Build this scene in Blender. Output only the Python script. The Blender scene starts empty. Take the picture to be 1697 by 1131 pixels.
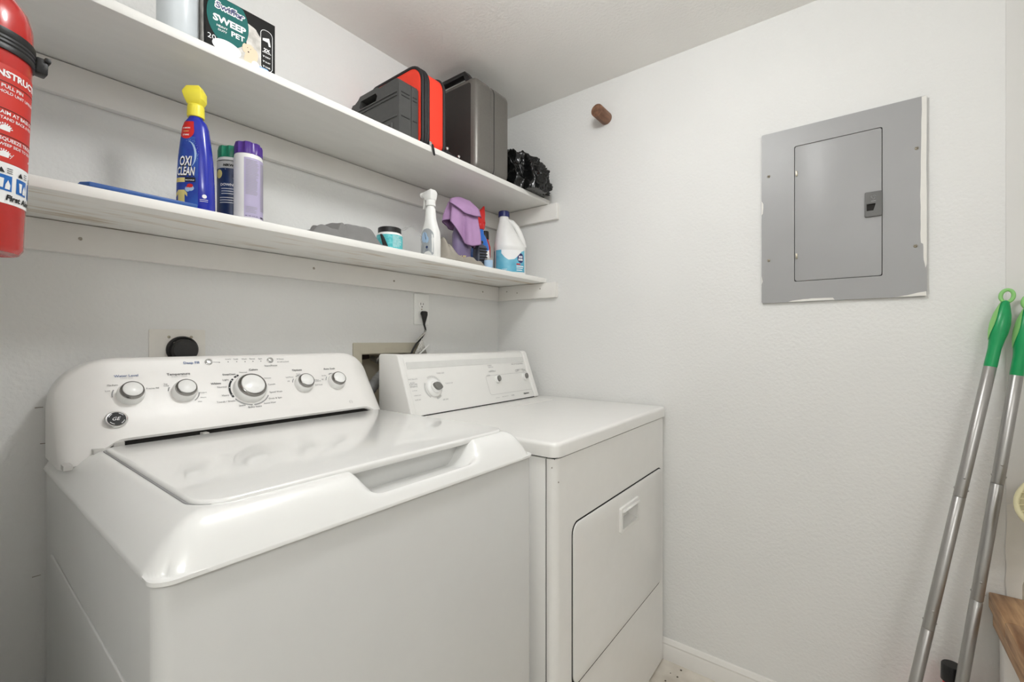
import bpy, bmesh, math, random
from mathutils import Vector, Matrix, noise
from mathutils.geometry import tessellate_polygon
R = math.radians
random.seed(7)
scene = bpy.context.scene
col = scene.collection

def nvec(p): return Vector((noise.noise(p), noise.noise(p + Vector((31.4, 7.7, 1.3))), noise.noise(p + Vector((3.9, 51.2, 17.6)))))

# ------------------------------------------------------------------ camera
FPX, YAW, CAMZ = 740.0, R(37.5), 1.127          # focal length in pixels of the 1697 px frame
cam_d = bpy.data.cameras.new('camera'); cam = bpy.data.objects.new('camera', cam_d); col.objects.link(cam)
cam_d.sensor_width = 36.0; cam_d.lens = FPX / 1697 * 36.0; cam_d.clip_start = 0.02
FW = Vector((math.cos(YAW), math.sin(YAW), 0)); RT = Vector((math.sin(YAW), -math.cos(YAW), 0))
CAM = Vector((0, 0, CAMZ))
cam.matrix_world = Matrix.Translation(CAM) @ Matrix((RT, (0, 0, 1), -FW)).transposed().to_4x4()
scene.camera = cam

# ------------------------------------------------------------------ world, lamps, exposure
w = bpy.data.worlds.new('world'); scene.world = w; w.use_nodes = True
w.node_tree.nodes['Background'].inputs[0].default_value = (1, .97, .93, 1)
w.node_tree.nodes['Background'].inputs[1].default_value = 0.0
LAMP = (0.64, 0.36, 2.045); LAMP_POWER = 7.8
FILL = (-0.62, -0.75, 2.10); FILL_POWER = 22.0  # unseen fill lamp, added behind the camera to lift the shaded sides
vs = scene.view_settings
vs.view_transform = 'Standard'; vs.look = 'None'; vs.gamma = 1.0; vs.use_curve_mapping = False
vs.exposure = 0.86
scene.cycles.use_denoising = True
scene.cycles.max_bounces = 14; scene.cycles.diffuse_bounces = 8
def lamp(name, loc, power, radius, color=(.985, .995, 1)):
    d = bpy.data.lights.new(name, 'POINT'); d.energy = power; d.shadow_soft_size = radius; d.color = color
    o = bpy.data.objects.new(name, d); o.location = loc; col.objects.link(o); return o
lamp('laundry_lamp_light', LAMP, LAMP_POWER, 0.075)
lamp('fill_light', FILL, FILL_POWER, 0.25)

# room planes (metres, camera stands above the origin)
XR, YB, ZC, XL, YF = 1.595, 1.305, 2.134, -0.046, -1.25
def ray(px, py):
    return FW * FPX + RT * (px - 848.5) + Vector((0, 0, 565.5 - py))
def onY(px, py, Y): d = ray(px, py); return CAM + d * (Y / d.y)
def onX(px, py, X): d = ray(px, py); return CAM + d * (X / d.x)
def onplane(px, py, p, n): d = ray(px, py); return CAM + d * ((Vector(p) - CAM).dot(n) / d.dot(n))

# ------------------------------------------------------------------ materials
def lin(c):
    return tuple(((v / 255) / 12.92 if v / 255 <= .04045 else ((v / 255 + .055) / 1.055) ** 2.4) for v in c) + (1,)
MATS = {}
def mat(name, rgb, rough=.5, metal=0., var=.04, scale=30., bump=0., bscale=200., coat=0., trans=0., alpha=1., spec=.5, rgb2=None, stretch=(1, 1, 1), thr=None, ior=1.45, emis=0., sss=0.):
    m = bpy.data.materials.new(name); m.use_nodes = True; nt = m.node_tree; b = nt.nodes['Principled BSDF']
    c = lin(rgb)
    b.inputs['Roughness'].default_value = rough; b.inputs['Metallic'].default_value = metal
    b.inputs['Coat Weight'].default_value = coat; b.inputs['Coat Roughness'].default_value = .06
    b.inputs['Transmission Weight'].default_value = trans; b.inputs['Alpha'].default_value = alpha
    b.inputs['Specular IOR Level'].default_value = spec; b.inputs['IOR'].default_value = ior
    tc = nt.nodes.new('ShaderNodeTexCoord'); mp = nt.nodes.new('ShaderNodeMapping'); mp.inputs['Scale'].default_value = stretch
    nt.links.new(tc.outputs['Object'], mp.inputs['Vector'])
    n = nt.nodes.new('ShaderNodeTexNoise'); n.inputs['Scale'].default_value = scale; n.inputs['Detail'].default_value = 4
    nt.links.new(mp.outputs[0], n.inputs['Vector'])
    r = nt.nodes.new('ShaderNodeValToRGB')
    c2 = lin(rgb2) if rgb2 else tuple(v * (1 - var) for v in c[:3]) + (1,)
    lo, hi = thr or (.35, .65)
    r.color_ramp.elements[0].position = lo; r.color_ramp.elements[1].position = hi
    r.color_ramp.elements[0].color = c2; r.color_ramp.elements[1].color = c
    nt.links.new(n.outputs['Fac'], r.inputs[0]); nt.links.new(r.outputs[0], b.inputs['Base Color'])
    if bump:
        n2 = nt.nodes.new('ShaderNodeTexNoise'); n2.inputs['Scale'].default_value = bscale; n2.inputs['Detail'].default_value = 3
        nt.links.new(tc.outputs['Object'], n2.inputs['Vector'])
        bp = nt.nodes.new('ShaderNodeBump'); bp.inputs['Strength'].default_value = bump; bp.inputs['Distance'].default_value = .002
        nt.links.new(n2.outputs['Fac'], bp.inputs['Height']); nt.links.new(bp.outputs[0], b.inputs['Normal'])
    if emis:
        b.inputs['Emission Color'].default_value = c; b.inputs['Emission Strength'].default_value = emis
    m.diffuse_color = c; MATS[name] = m; return m
mat('wall_paint', (225, 225, 223), .75, var=.025, scale=3, bump=.75, bscale=115)
mat('wall_smooth', (216, 215, 212), .6, var=.03, scale=4, bump=.08, bscale=60)
mat('ceiling_paint', (240, 239, 236), .85, var=.03, scale=3, bump=.7, bscale=110)
mat('shelf_paint', (224, 223, 219), .45, var=.03, scale=8, bump=.15, bscale=60, stretch=(1, 6, 6))
mat('trim_paint', (230, 228, 224), .45, var=.03, scale=8, bump=.1, bscale=60)
mat('seam_dark', (64, 58, 52), .8)
mat('floor_vinyl', (222, 216, 205), .4, rgb2=(192, 184, 172), scale=9, thr=(.3, .6))
mat('dirt', (96, 88, 78), .9)
mat('washer_enamel', (234, 234, 232), .28, var=.01, coat=.9)
mat('washer_cabinet', (210, 210, 208), .3, var=.012, coat=.25)
mat('washer_plastic', (236, 234, 231), .3, var=.012, coat=.2)
mat('dryer_enamel', (233, 232, 229), .28, var=.015, coat=.3)
mat('dryer_plastic', (232, 231, 228), .35, var=.01)
mat('gap_dark', (40, 38, 36), .9)
mat('clip_grey', (190, 188, 184), .5)
mat('chrome', (225, 225, 225), .12, metal=1., var=.02)
mat('bezel_chrome', (150, 148, 145), .14, metal=1., var=.02)
mat('strip_white', (216, 216, 213), .4)
mat('silver_button', (205, 205, 203), .22, metal=.85)
mat('knob_white', (240, 240, 238), .25)
mat('print_dark', (74, 74, 78), .6)
mat('print_grey', (150, 150, 150), .6)
mat('print_lightgrey', (196, 196, 194), .6)
mat('print_blue', (96, 116, 160), .6)
mat('print_black', (22, 22, 24), .5)
mat('print_white', (240, 240, 240), .5)
mat('badge_black', (10, 10, 10), .4, spec=.3)
mat('dial_grey', (120, 119, 115), .5)
mat('panel_grey', (158, 158, 158), .38, var=.02, scale=12, spec=.5)
mat('panel_latch', (104, 104, 102), .5, bump=.1, bscale=300)
mat('paint_white', (226, 224, 218), .6)
mat('screw_metal', (176, 168, 152), .35, metal=.8)
mat('screw_painted', (196, 190, 180), .6, rgb2=(120, 112, 100), scale=300)
mat('dowel_wood', (138, 100, 76), .55, rgb2=(96, 66, 50), scale=60, stretch=(.15, 1, 1))
mat('bench_wood', (202, 164, 124), .5, rgb2=(124, 88, 60), scale=14, stretch=(.5, 5, 5), thr=(.3, .7), bump=.1, bscale=90)
mat('handle_green', (24, 150, 88), .3)
mat('grip_green', (140, 200, 120), .5)
mat('pole_metal', (168, 166, 163), .36, metal=.85, var=.05, scale=20)
mat('ext_red', (190, 34, 28), .25, coat=.5, var=.04)
mat('ext_label_red', (204, 54, 44), .4)
mat('black_plastic', (30, 30, 31), .4, bump=.08, bscale=400)
mat('black_rubber', (38, 37, 36), .6)
mat('hose_grey', (126, 126, 126), .5)
mat('box_beige', (190, 184, 166), .55)
mat('box_inside', (190, 182, 164), .7)
mat('valve_metal', (180, 178, 174), .3, metal=.9)
mat('rust_dark', (64, 48, 40), .7)
mat('outlet_white', (238, 238, 235), .4)
mat('outlet_painted', (226, 223, 216), .6)
mat('tag_white', (206, 204, 198), .6, rgb2=(160, 158, 154), scale=200, thr=(.4, .5))
mat('bottle_blue', (28, 44, 168), .22, coat=.4, var=.1, scale=10)
mat('label_blue', (46, 92, 178), .35, rgb2=(30, 56, 150), scale=20, thr=(.35, .65))
mat('label_pale', (170, 198, 226), .4)
mat('yellow', (240, 226, 70), .35)
mat('tan', (222, 206, 128), .5)
mat('red', (206, 36, 34), .35)
mat('cap_green', (20, 122, 92), .35)
mat('cap_purple', (72, 38, 132), .3)
mat('lilac', (178, 170, 200), .45)
mat('label_navy', (34, 62, 112), .4, rgb2=(24, 40, 78), scale=25)
mat('white_plastic', (232, 232, 230), .35)
mat('bluewhite_plastic', (206, 212, 216), .35)
mat('blue_folder', (52, 92, 158), .4)
mat('box_black', (22, 21, 20), .6, spec=.25)
mat('box_fur', (214, 210, 204), .7, rgb2=(176, 172, 166), scale=60, bump=.2, bscale=150)
mat('teal', (8, 96, 92), .6, spec=.3)
mat('label_sky', (110, 160, 210), .45)
mat('picto_blue', (30, 104, 184), .4)
mat('dog_cream', (222, 200, 172), .6)
mat('case_dark', (70, 70, 69), .5, var=.08, scale=80, bump=.12, bscale=500)
mat('case_groove', (36, 36, 36), .6)
mat('case_grey', (112, 109, 104), .34, metal=.3, var=.06, scale=120, bump=.12, bscale=500)
mat('case_panel', (46, 43, 41), .6, bump=.1, bscale=400)
mat('bag_red', (240, 62, 40), .65, var=.06, bump=.12, bscale=700)
mat('bag_piping', (32, 30, 32), .6)
mat('bin_bag', (17, 18, 18), .16, var=.2, spec=.6)
mat('cloth_grey', (128, 127, 126), .9, bump=.3, bscale=500, var=.1)
mat('cloth_taupe', (158, 152, 142), .9, bump=.3, bscale=500, var=.1)
mat('cloth_purple', (176, 140, 182), .85, bump=.3, bscale=500, var=.06)
mat('cloth_hem', (112, 84, 118), .9)
mat('jar_teal', (60, 178, 186), .4, rgb2=(110, 205, 208), scale=160)
mat('purple_plastic', (128, 114, 150), .35)
mat('slate_plastic', (72, 78, 92), .4)
mat('blue_plastic', (26, 106, 200), .2, coat=.4)
mat('navy', (40, 46, 104), .35)
mat('label_teal', (74, 160, 190), .4, rgb2=(120, 190, 212), scale=18)
mat('label_tealdeep', (44, 116, 146), .4)
mat('label_silver', (168, 172, 176), .4)
mat('cream_plastic', (208, 200, 162), .4)
mat('wall_shade', (168, 160, 146), .8, rgb2=(188, 180, 168), scale=60)  # wall colour darkened to carry shade
mat('red_smear', (214, 150, 146), .7)
mat('scuff', (140, 132, 122), .9)
mat('bulb_glass', (255, 244, 226), .4)
# painted board whose underside lets the bare wood through in streaks
def worn_board():
    m = mat('shelf_worn', (234, 233, 229), .5, var=.03, scale=8); nt = m.node_tree; b = nt.nodes['Principled BSDF']
    old = b.inputs['Base Color'].links[0].from_socket
    tc = nt.nodes.new('ShaderNodeTexCoord'); mp = nt.nodes.new('ShaderNodeMapping'); mp.inputs['Scale'].default_value = (1.6, 12, 1)
    n = nt.nodes.new('ShaderNodeTexNoise'); n.inputs['Scale'].default_value = 2.6; n.inputs['Detail'].default_value = 6; n.inputs['Distortion'].default_value = .6
    r = nt.nodes.new('ShaderNodeValToRGB'); r.color_ramp.elements[0].position = .53; r.color_ramp.elements[1].position = .70
    r.color_ramp.elements[0].color = (0, 0, 0, 1); r.color_ramp.elements[1].color = (.75, .75, .75, 1)
    sx = nt.nodes.new('ShaderNodeSeparateXYZ'); lt = nt.nodes.new('ShaderNodeMath'); lt.operation = 'LESS_THAN'; lt.inputs[1].default_value = -.5
    mu = nt.nodes.new('ShaderNodeMath'); mu.operation = 'MULTIPLY'
    mx = nt.nodes.new('ShaderNodeMix'); mx.data_type = 'RGBA'; mx.inputs[7].default_value = lin((186, 164, 134))
    L = nt.links.new
    L(tc.outputs['Object'], mp.inputs[0]); L(mp.outputs[0], n.inputs['Vector']); L(n.outputs['Fac'], r.inputs[0])
    L(tc.outputs['Normal'], sx.inputs[0]); L(sx.outputs[2], lt.inputs[0]); L(lt.outputs[0], mu.inputs[0]); L(r.outputs[0], mu.inputs[1])
    L(mu.outputs[0], mx.inputs[0]); L(old, mx.inputs[6]); L(mx.outputs[2], b.inputs['Base Color'])
worn_board()
def film():
    m = bpy.data.materials.new('clear_film'); m.use_nodes = True; nt = m.node_tree; nt.nodes.remove(nt.nodes['Principled BSDF'])
    o = nt.nodes['Material Output']; t = nt.nodes.new('ShaderNodeBsdfTransparent'); t.inputs[0].default_value = (.93, .93, .93, 1)
    g = nt.nodes.new('ShaderNodeBsdfPrincipled'); g.inputs['Base Color'].default_value = lin((226, 226, 224)); g.inputs['Roughness'].default_value = .2
    mx = nt.nodes.new('ShaderNodeMixShader'); mx.inputs[0].default_value = .20
    n = nt.nodes.new('ShaderNodeTexNoise'); n.inputs['Scale'].default_value = 40
    nt.links.new(n.outputs['Fac'], g.inputs['Roughness'])
    nt.links.new(t.outputs[0], mx.inputs[1]); nt.links.new(g.outputs[0], mx.inputs[2]); nt.links.new(mx.outputs[0], o.inputs[0]); MATS['clear_film'] = m
film()

# ------------------------------------------------------------------ geometry helpers
def frame_from(axis, xdir=None):
    a = Vector(axis).normalized()
    x = Vector(xdir) if xdir is not None else (Vector((1, 0, 0)) if abs(a.x) < .9 else Vector((0, 1, 0)))
    x = (x - a * x.dot(a)).normalized(); return x, a.cross(x), a
def rrect(x0, x1, y0, y1, r, n=6):
    pts = []
    rs = r if isinstance(r, (list, tuple)) else (r,) * 4
    for (cx, cy, a0, q) in ((x1, y1, 0, rs[0]), (x0, y1, 90, rs[1]), (x0, y0, 180, rs[2]), (x1, y0, 270, rs[3])):
        sx = -1 if cx == x1 else 1; sy = -1 if cy == y1 else 1
        for k in range(n + 1):
            a = R(a0 + 90 * k / n); pts.append((cx + sx * q + q * math.cos(a), cy + sy * q + q * math.sin(a)))
    return pts
class G:
    def __init__(s): s.v = []; s.f = []
    def add(s, v, f):
        o = len(s.v); s.v += [Vector(p) for p in v]; s.f += [tuple(i + o for i in q) for q in f]; return s
    def box(s, lo, hi):
        (a, b, c), (d, e, f) = lo, hi
        return s.add([(a, b, c), (d, b, c), (d, e, c), (a, e, c), (a, b, f), (d, b, f), (d, e, f), (a, e, f)],
                     [(3, 2, 1, 0), (4, 5, 6, 7), (0, 1, 5, 4), (1, 2, 6, 5), (2, 3, 7, 6), (3, 0, 4, 7)])
    def obox(s, c, ax, h):
        c = Vector(c); x, y, z = [Vector(a) * k for a, k in zip(ax, h)]
        v = [c + x * i + y * j + z * k for k in (-1, 1) for i, j in ((-1, -1), (1, -1), (1, 1), (-1, 1))]
        return s.add(v, [(3, 2, 1, 0), (4, 5, 6, 7), (0, 1, 5, 4), (1, 2, 6, 5), (2, 3, 7, 6), (3, 0, 4, 7)])
    def loft(s, rings, cap0=True, cap1=True, closed=True):
        n = len(rings[0]); v = [p for r in rings for p in r]; f = []
        for i in range(len(rings) - 1):
            for j in range(n if closed else n - 1):
                k = (j + 1) % n; f.append((i * n + j, i * n + k, (i + 1) * n + k, (i + 1) * n + j))
        if cap0: f.append(tuple(range(n))[::-1])
        if cap1: f.append(tuple((len(rings) - 1) * n + j for j in range(n)))
        return s.add(v, f)
    def lathe(s, prof, o=(0, 0, 0), axis=(0, 0, 1), n=24, xdir=None, wob=None):
        x, y, a = frame_from(axis, xdir); o = Vector(o); rings = []
        for (r, h) in prof:
            rings.append([o + a * h + (x * math.cos(t) + y * math.sin(t)) * (max(r, 1e-5) * (wob(t, h) if wob else 1)) for t in (2 * math.pi * k / n for k in range(n))])
        return s.loft(rings)
    def tube(s, path, r, n=8, caps=True, closed=False):
        P = [Vector(p) for p in path]; rings = []; m = len(P); pn = None
        for i, p in enumerate(P):
            if closed: t = P[(i + 1) % m] - P[i - 1]
            else: t = P[min(i + 1, m - 1)] - P[max(i - 1, 0)]
            t.normalize()
            if pn is None: x = frame_from(t)[0]
            else: x = (pn - t * pn.dot(t)).normalized()
            pn = x; y = t.cross(x); q = r[i] if isinstance(r, (list, tuple)) else r
            rings.append([p + (x * math.cos(a) + y * math.sin(a)) * q for a in (2 * math.pi * k / n for k in range(n))])
        if closed:
            rings.append(rings[0]); return s.loft(rings, False, False)
        return s.loft(rings, caps, caps)
    def plate(s, outer, holes, fn, h0, h1):
        """flat plate with holes; fn(x, y, h) -> point"""
        loops = [outer] + list(holes)
        tris = tessellate_polygon([[Vector((p[0], p[1], 0)) for p in l] for l in loops])
        flat = [p for l in loops for p in l]; N = len(flat)
        v = [fn(p[0], p[1], h0) for p in flat] + [fn(p[0], p[1], h1) for p in flat]
        f = [t for t in tris] + [tuple(i + N for i in t[::-1]) for t in tris]
        o = 0
        for l in loops:
            m = len(l)
            f += [(o + j, o + (j + 1) % m, N + o + (j + 1) % m, N + o + j) for j in range(m)]; o += m
        return s.add(v, f)
    def rplate(s, x0, x1, y0, y1, r, fn, h0, h1, b, n=8, m=5, both=True):
        rs = r if isinstance(r, (list, tuple)) else (r,) * 4; rings = []
        seq = ([(b * (1 - math.sin(R(90 * k / m))), h0 + b * (1 - math.cos(R(90 * k / m)))) for k in range(m + 1)] if both else [(0, h0)])
        seq += [(b * (1 - math.cos(R(90 * k / m))), h1 - b * (1 - math.sin(R(90 * k / m)))) for k in range(m + 1)]
        for d, h in seq:
            rings.append([fn(p[0], p[1], h) for p in rrect(x0 + d, x1 - d, y0 + d, y1 - d, tuple(max(q - d, .0008) for q in rs), n)])
        return s.loft(rings)
    def poly(s, outer, fn):
        tris = tessellate_polygon([[Vector((p[0], p[1], 0)) for p in outer]])
        return s.add([fn(p[0], p[1]) for p in outer], tris)
    def grid(s, x0, x1, y0, y1, nx, ny, fn):
        v = [fn(x0 + (x1 - x0) * i / nx, y0 + (y1 - y0) * j / ny) for j in range(ny + 1) for i in range(nx + 1)]
        return s.add(v, [(j * (nx + 1) + i, j * (nx + 1) + i + 1, (j + 1) * (nx + 1) + i + 1, (j + 1) * (nx + 1) + i) for j in range(ny) for i in range(nx)])
    def text(s, body, fn, x0=0, y0=0, width=None, size=None, bold=0., shear=0., align='L', mirror=False):
        V, F = text_geo(body, bold, shear)
        xs = [p[0] for p in V]; a, b = min(xs), max(xs)
        k = width / (b - a) if width else size
        off = {'L': -a, 'C': -(a + b) / 2, 'R': -b}[align]
        return s.add([fn(x0 + (p[0] + off) * k, y0 + p[1] * k) for p in V], F)
_txt = {}
def text_geo(body, bold, shear):
    key = (body, bold, shear)
    if key not in _txt:
        c = bpy.data.curves.new('t', 'FONT'); c.body = body; c.size = 1; c.offset = bold; c.shear = shear; c.resolution_u = 2; c.dimensions = '2D'; c.fill_mode = 'BOTH'
        o = bpy.data.objects.new('t', c); col.objects.link(o)
        dg = bpy.context.evaluated_depsgraph_get(); dg.update()
        me = bpy.data.meshes.new_from_object(o.evaluated_get(dg))
        _txt[key] = ([tuple(v.co) for v in me.vertices], [tuple(p.vertices) for p in me.polygons])
        bpy.data.objects.remove(o); bpy.data.curves.remove(c); bpy.data.meshes.remove(me)
    return _txt[key]
WM = {}
def tag(o, label=None, cat=None, group=None, kind=None):
    for k, v in (('label', label), ('category', cat), ('group', group), ('kind', kind)):
        if v: o[k] = v
    return o
def thing(name, label, cat, loc=(0, 0, 0), rz=0., group=None):
    o = bpy.data.objects.new(name, None); col.objects.link(o); o.empty_display_size = .05
    o.location = loc; o.rotation_euler = (0, 0, rz); WM[o] = Matrix.Translation(loc) @ Matrix.Rotation(rz, 4, 'Z')
    return tag(o, label, cat, group)
def obj(name, g, material, parent=None, world=True, bevel=None, smooth=40, sub=0, solid=0., recalc=True):
    me = bpy.data.meshes.new(name)
    M = WM[parent].inverted() if parent is not None and world else Matrix.Identity(4)
    o = None
    if parent is None and world:          # put the origin at the thing's base
        lo = [min(p[i] for p in g.v) for i in range(3)]; hi = [max(p[i] for p in g.v) for i in range(3)]
        c = Vector(((lo[0] + hi[0]) / 2, (lo[1] + hi[1]) / 2, lo[2])); M = Matrix.Translation(-c)
    me.from_pydata([M @ p for p in g.v], [], g.f); me.validate()
    bm = bmesh.new(); bm.from_mesh(me)
    if recalc:
        bmesh.ops.remove_doubles(bm, verts=bm.verts, dist=1e-6); bmesh.ops.recalc_face_normals(bm, faces=bm.faces)
    if bevel:
        wd, sg = bevel if isinstance(bevel, tuple) else (bevel, 2)
        ed = [e for e in bm.edges if len(e.link_faces) == 2 and e.calc_face_angle(0) > R(32)]
        bmesh.ops.bevel(bm, geom=ed, offset=wd, segments=sg, profile=.5, affect='EDGES', clamp_overlap=True)
    bm.to_mesh(me); bm.free()
    for p in me.polygons: p.use_smooth = True
    me.set_sharp_from_angle(angle=R(smooth))
    o = bpy.data.objects.new(name, me); col.objects.link(o)
    if parent is not None and any(k in name for k in ('lettering', '_arc', 'arc_', '_scale', 'pictogram', 'divider', 'monogram', 'emblem', 'print_')): o['kind'] = 'stuff'
    me.materials.append(MATS[material])
    if parent is not None:
        o.parent = parent; WM[o] = WM[parent].copy()
    elif world: o.location = c; WM[o] = Matrix.Translation(c)
    else: WM[o] = Matrix.Identity(4)
    if solid:
        s = o.modifiers.new('solid', 'SOLIDIFY'); s.thickness = solid; s.offset = 0
    if sub:
        s = o.modifiers.new('sub', 'SUBSURF'); s.levels = sub; s.render_levels = sub
    return o
def struct(name, g, material, **k):
    return tag(obj(name, g, material, **k), kind='structure')
def cyl(p0, p1, r, n=20, r1=None):
    p0, p1 = Vector(p0), Vector(p1); a = p1 - p0
    return G().lathe([(0, 0), (r, 0), (r if r1 is None else r1, a.length), (0, a.length)], p0, a, n)
def sm(a, b, x):
    t = min(max((x - a) / (b - a), 0), 1); return t * t * (3 - 2 * t)
def interp(tab, x):
    for (a, b), (c, d) in zip(tab, tab[1:]):
        if x <= c: return b + (d - b) * (x - a) / (c - a) if x > a else b
    return tab[-1][1]

# ------------------------------------------------------------------ the room
BX0, BX1, BZ0, BZ1 = .874, 1.108, .885, 1.084       # hole for the recessed laundry box
g = G().plate([(XL - .1, 0), (XR + .1, 0), (XR + .1, ZC), (XL - .1, ZC)], [[(BX0, BZ0), (BX1, BZ0), (BX1, BZ1), (BX0, BZ1)]], lambda x, z, h: Vector((x, YB + h, z)), 0, .1)
struct('wall_back', g, 'wall_paint')
wr = struct('wall_right', G().box((XR, YF - .1, 0), (XR + .1, YB, ZC)), 'wall_paint')
struct('wall_left', G().box((XL - .1, .50, 0), (XL, YB, ZC)), 'wall_paint')
struct('wall_front', G().box((-1.5, YF - .1, 0), (XR, YF, ZC)), 'wall_paint')
struct('wall_hall', G().box((-1.5, YF, 0), (-1.4, .6, ZC)), 'wall_paint')
struct('wall_hall_end', G().box((-1.4, .50, 0), (XL - .1, .6, ZC)), 'wall_paint')
struct('floor', G().box((-1.5, YF - .1, -.05), (XR + .1, YB + .1, 0)), 'floor_vinyl')
struct('ceiling', G().box((-1.5, YF - .1, ZC), (XR + .1, YB + .1, ZC + .05)), 'ceiling_paint')
# smooth boarded strip where the textured wall stops
sp = G().box((XR - .0025, YF, .0), (XR, -.292, ZC))
tr = struct('trim_1', sp, 'wall_smooth')
def blob(pts, fn, amp, seed, sub=6):
    out = []
    for i, p in enumerate(pts):
        q = pts[(i + 1) % len(pts)]
        for k in range(sub):
            t = k / sub; x = p[0] + (q[0] - p[0]) * t; y = p[1] + (q[1] - p[1]) * t
            nn = nvec(Vector((x * 60 + seed, y * 60, seed)))
            out.append((x + nn.x * amp, y + nn.y * amp))
    return out
wallfn = lambda d: (lambda y, z: Vector((XR - d, y, z)))
obj('wall_shade_patch', G().poly(blob([(-.312, .505), (-.312, .56), (-.34, .60), (-.335, .80), (-.42, .83), (-.55, .80), (-.55, .505)], None, .004, 8), wallfn(.0030)), 'wall_shade', tr)  # shade on the lower wall strip, painted as a darker patch
pg = G().poly(blob([(-.292, .50), (-.292, .73), (-.35, .74), (-.345, .62), (-.335, .56), (-.32, .55), (-.318, .50)], None, .005, 3), wallfn(.0034))
obj('plaster_patch', pg, 'paint_white', tr)
# baseboard with an ogee top
prof = [(0, 0), (.013, 0), (.013, .045), (.010, .052), (.011, .058), (.005, .070), (0, .072)]
bb = G().loft([[Vector((XR - a, y, b)) for a, b in prof] for y in (-.292, 1.2)])
struct('baseboard_right', bb, 'trim_paint', smooth=25)
rng = random.Random(5); dg_ = G()
for i in range(9):                                   # dirt on the floor beside the dryer
    p = Vector((1.50 + rng.uniform(-.05, .07), .44 + rng.uniform(-.08, .07), 0)); q = rng.uniform(.0015, .004)
    dg_.lathe([(q, 0), (q * .7, .0015), (0, .002)], p, n=6)
tag(obj('floor_dirt', dg_, 'dirt'), 'scattered dark dirt specks on the floor at the dryer corner', 'dirt', kind='stuff')

# wall scuffs, left of the washer
for (x, y, L) in ((65, 676, 12), (72, 735, 9), (60, 955, 12)):
    c = onY(x, y, YB); 
    sc = G().poly(blob([(c.x - L * .0005, c.z - .0008), (c.x + L * .0005, c.z - .0006), (c.x + L * .0005, c.z + .0006), (c.x - L * .0005, c.z + .0008)], None, .001, x, 3), lambda a, b: Vector((a, YB - .0006, b)))
    obj('scuff_mark', sc, 'scuff', bpy.data.objects['wall_back'])

# ------------------------------------------------------------------ ceiling lamp (out of frame) and added fill lamp in the hall
def ceiling_fixture(label, x, y, zb, r):
    t = thing('ceiling_lamp', label, 'lamp', (x, y, ZC))
    obj('canopy', G().lathe([(0, 0), (.06, 0), (.06, -.012), (.045, -.022), (.02, -.026), (0, -.026)], (0, 0, 0), n=32), 'white_plastic', t, world=False)
    ring = [(r * math.cos(a), r * math.sin(a), zb - ZC) for a in (2 * math.pi * k / 32 for k in range(32))]
    obj('shade_ring', G().tube(ring, .004, 8, closed=True), 'chrome', t, world=False)
    for k in range(3):
        a = 2 * math.pi * k / 3
        obj('arm', G().tube([(.05 * math.cos(a), .05 * math.sin(a), -.01), (r * math.cos(a), r * math.sin(a), zb - ZC)], .003, 6), 'chrome', t, world=False)
    return t
ceiling_fixture('ceiling lamp ring above the washer front', LAMP[0], LAMP[1], LAMP[2] + .03, .12)
ceiling_fixture('added fill lamp ring in the hall behind the camera', FILL[0], FILL[1], FILL[2] - .02, .15)

# ------------------------------------------------------------------ shelves
def shelf(label, z0, yfront, m, cleat_h, end_y, screws):
    t = thing('wall_shelf', label, 'shelf', (.8, YB, z0 - cleat_h))
    b = G(); n = 40
    ring = []
    for i in range(n + 1):
        x = XL + .002 + (XR - XL - .004) * i / n; wv = noise.noise(Vector((x * 9, z0 * 7, 0))) * .0012
        ring.append([(x, yfront + wv, z0), (x, YB - .003, z0), (x, YB - .003, z0 + .019), (x, yfront + wv, z0 + .019)])
    b.loft(ring); obj('board', b, m, t, bevel=(.0025, 2))
    bc = obj('back_cleat', G().box((XL + .001, YB - .019, z0 - cleat_h), (XR - .001, YB, z0 - .0012)), 'trim_paint', t, bevel=.0015)
    sc = obj('side_cleat', G().box((XR - .019, end_y, z0 - cleat_h), (XR, YB - .0195, z0 - .0012)), 'trim_paint', t, bevel=.0015)
    for (px, py) in screws:
        p = onY(px, py, YB - .019); obj('screw', cyl(p + Vector((0, .003, 0)), p - Vector((0, .0012, 0)), .0035, 10), 'screw_painted', bc)
    return t, bc, sc
S1, S2 = 1.373, 1.701
T1, T2 = S1 + .019, S2 + .019
st, bc, sc = shelf('lower white board shelf with worn underside holding bottles and cloths', S1, 1.036, 'shelf_worn', .064, .982, [(133, 396), (520, 445), (653, 466), (800, 484)])
for px, py in ((840, 484), (857, 486), (895, 479)):
    p = onX(px, py, XR - .019); obj('screw', cyl(p + Vector((.002, 0, 0)), p - Vector((.001, 0, 0)), .0028, 10), 'screw_painted', sc)
shelf('upper white board shelf under the ceiling holding tool cases', S2, 1.020, 'shelf_paint', .068, .976, [])

# ------------------------------------------------------------------ washer
WX0, WX1, WYF, WYB = .137, .823, .566, 1.275
LIPZ, TOPZ = .876, .9285
washer = thing('washing_machine', 'white top-load washing machine with five round dials, in front of the shelves', 'washing machine', ((WX0 + WX1) / 2, (WYF + WYB) / 2, 0))
obj('cabinet', G().plate(rrect(WX0 + .003, WX1 - .003, WYF + .006, WYB, (.004, .004, .016, .016)), [], lambda x, y, h: Vector((x, y, h)), .03, LIPZ - .005), 'washer_cabinet', washer, bevel=(.002, 2), smooth=30)
for x in (WX0 + .05, WX1 - .05):
    for y in (WYF + .06, WYB - .06):
        obj('foot', G().lathe([(0, 0), (.02, 0), (.02, .02), (.008, .022), (.008, .034), (0, .034)], (x, y, 0), n=14), 'black_rubber', washer)
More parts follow.
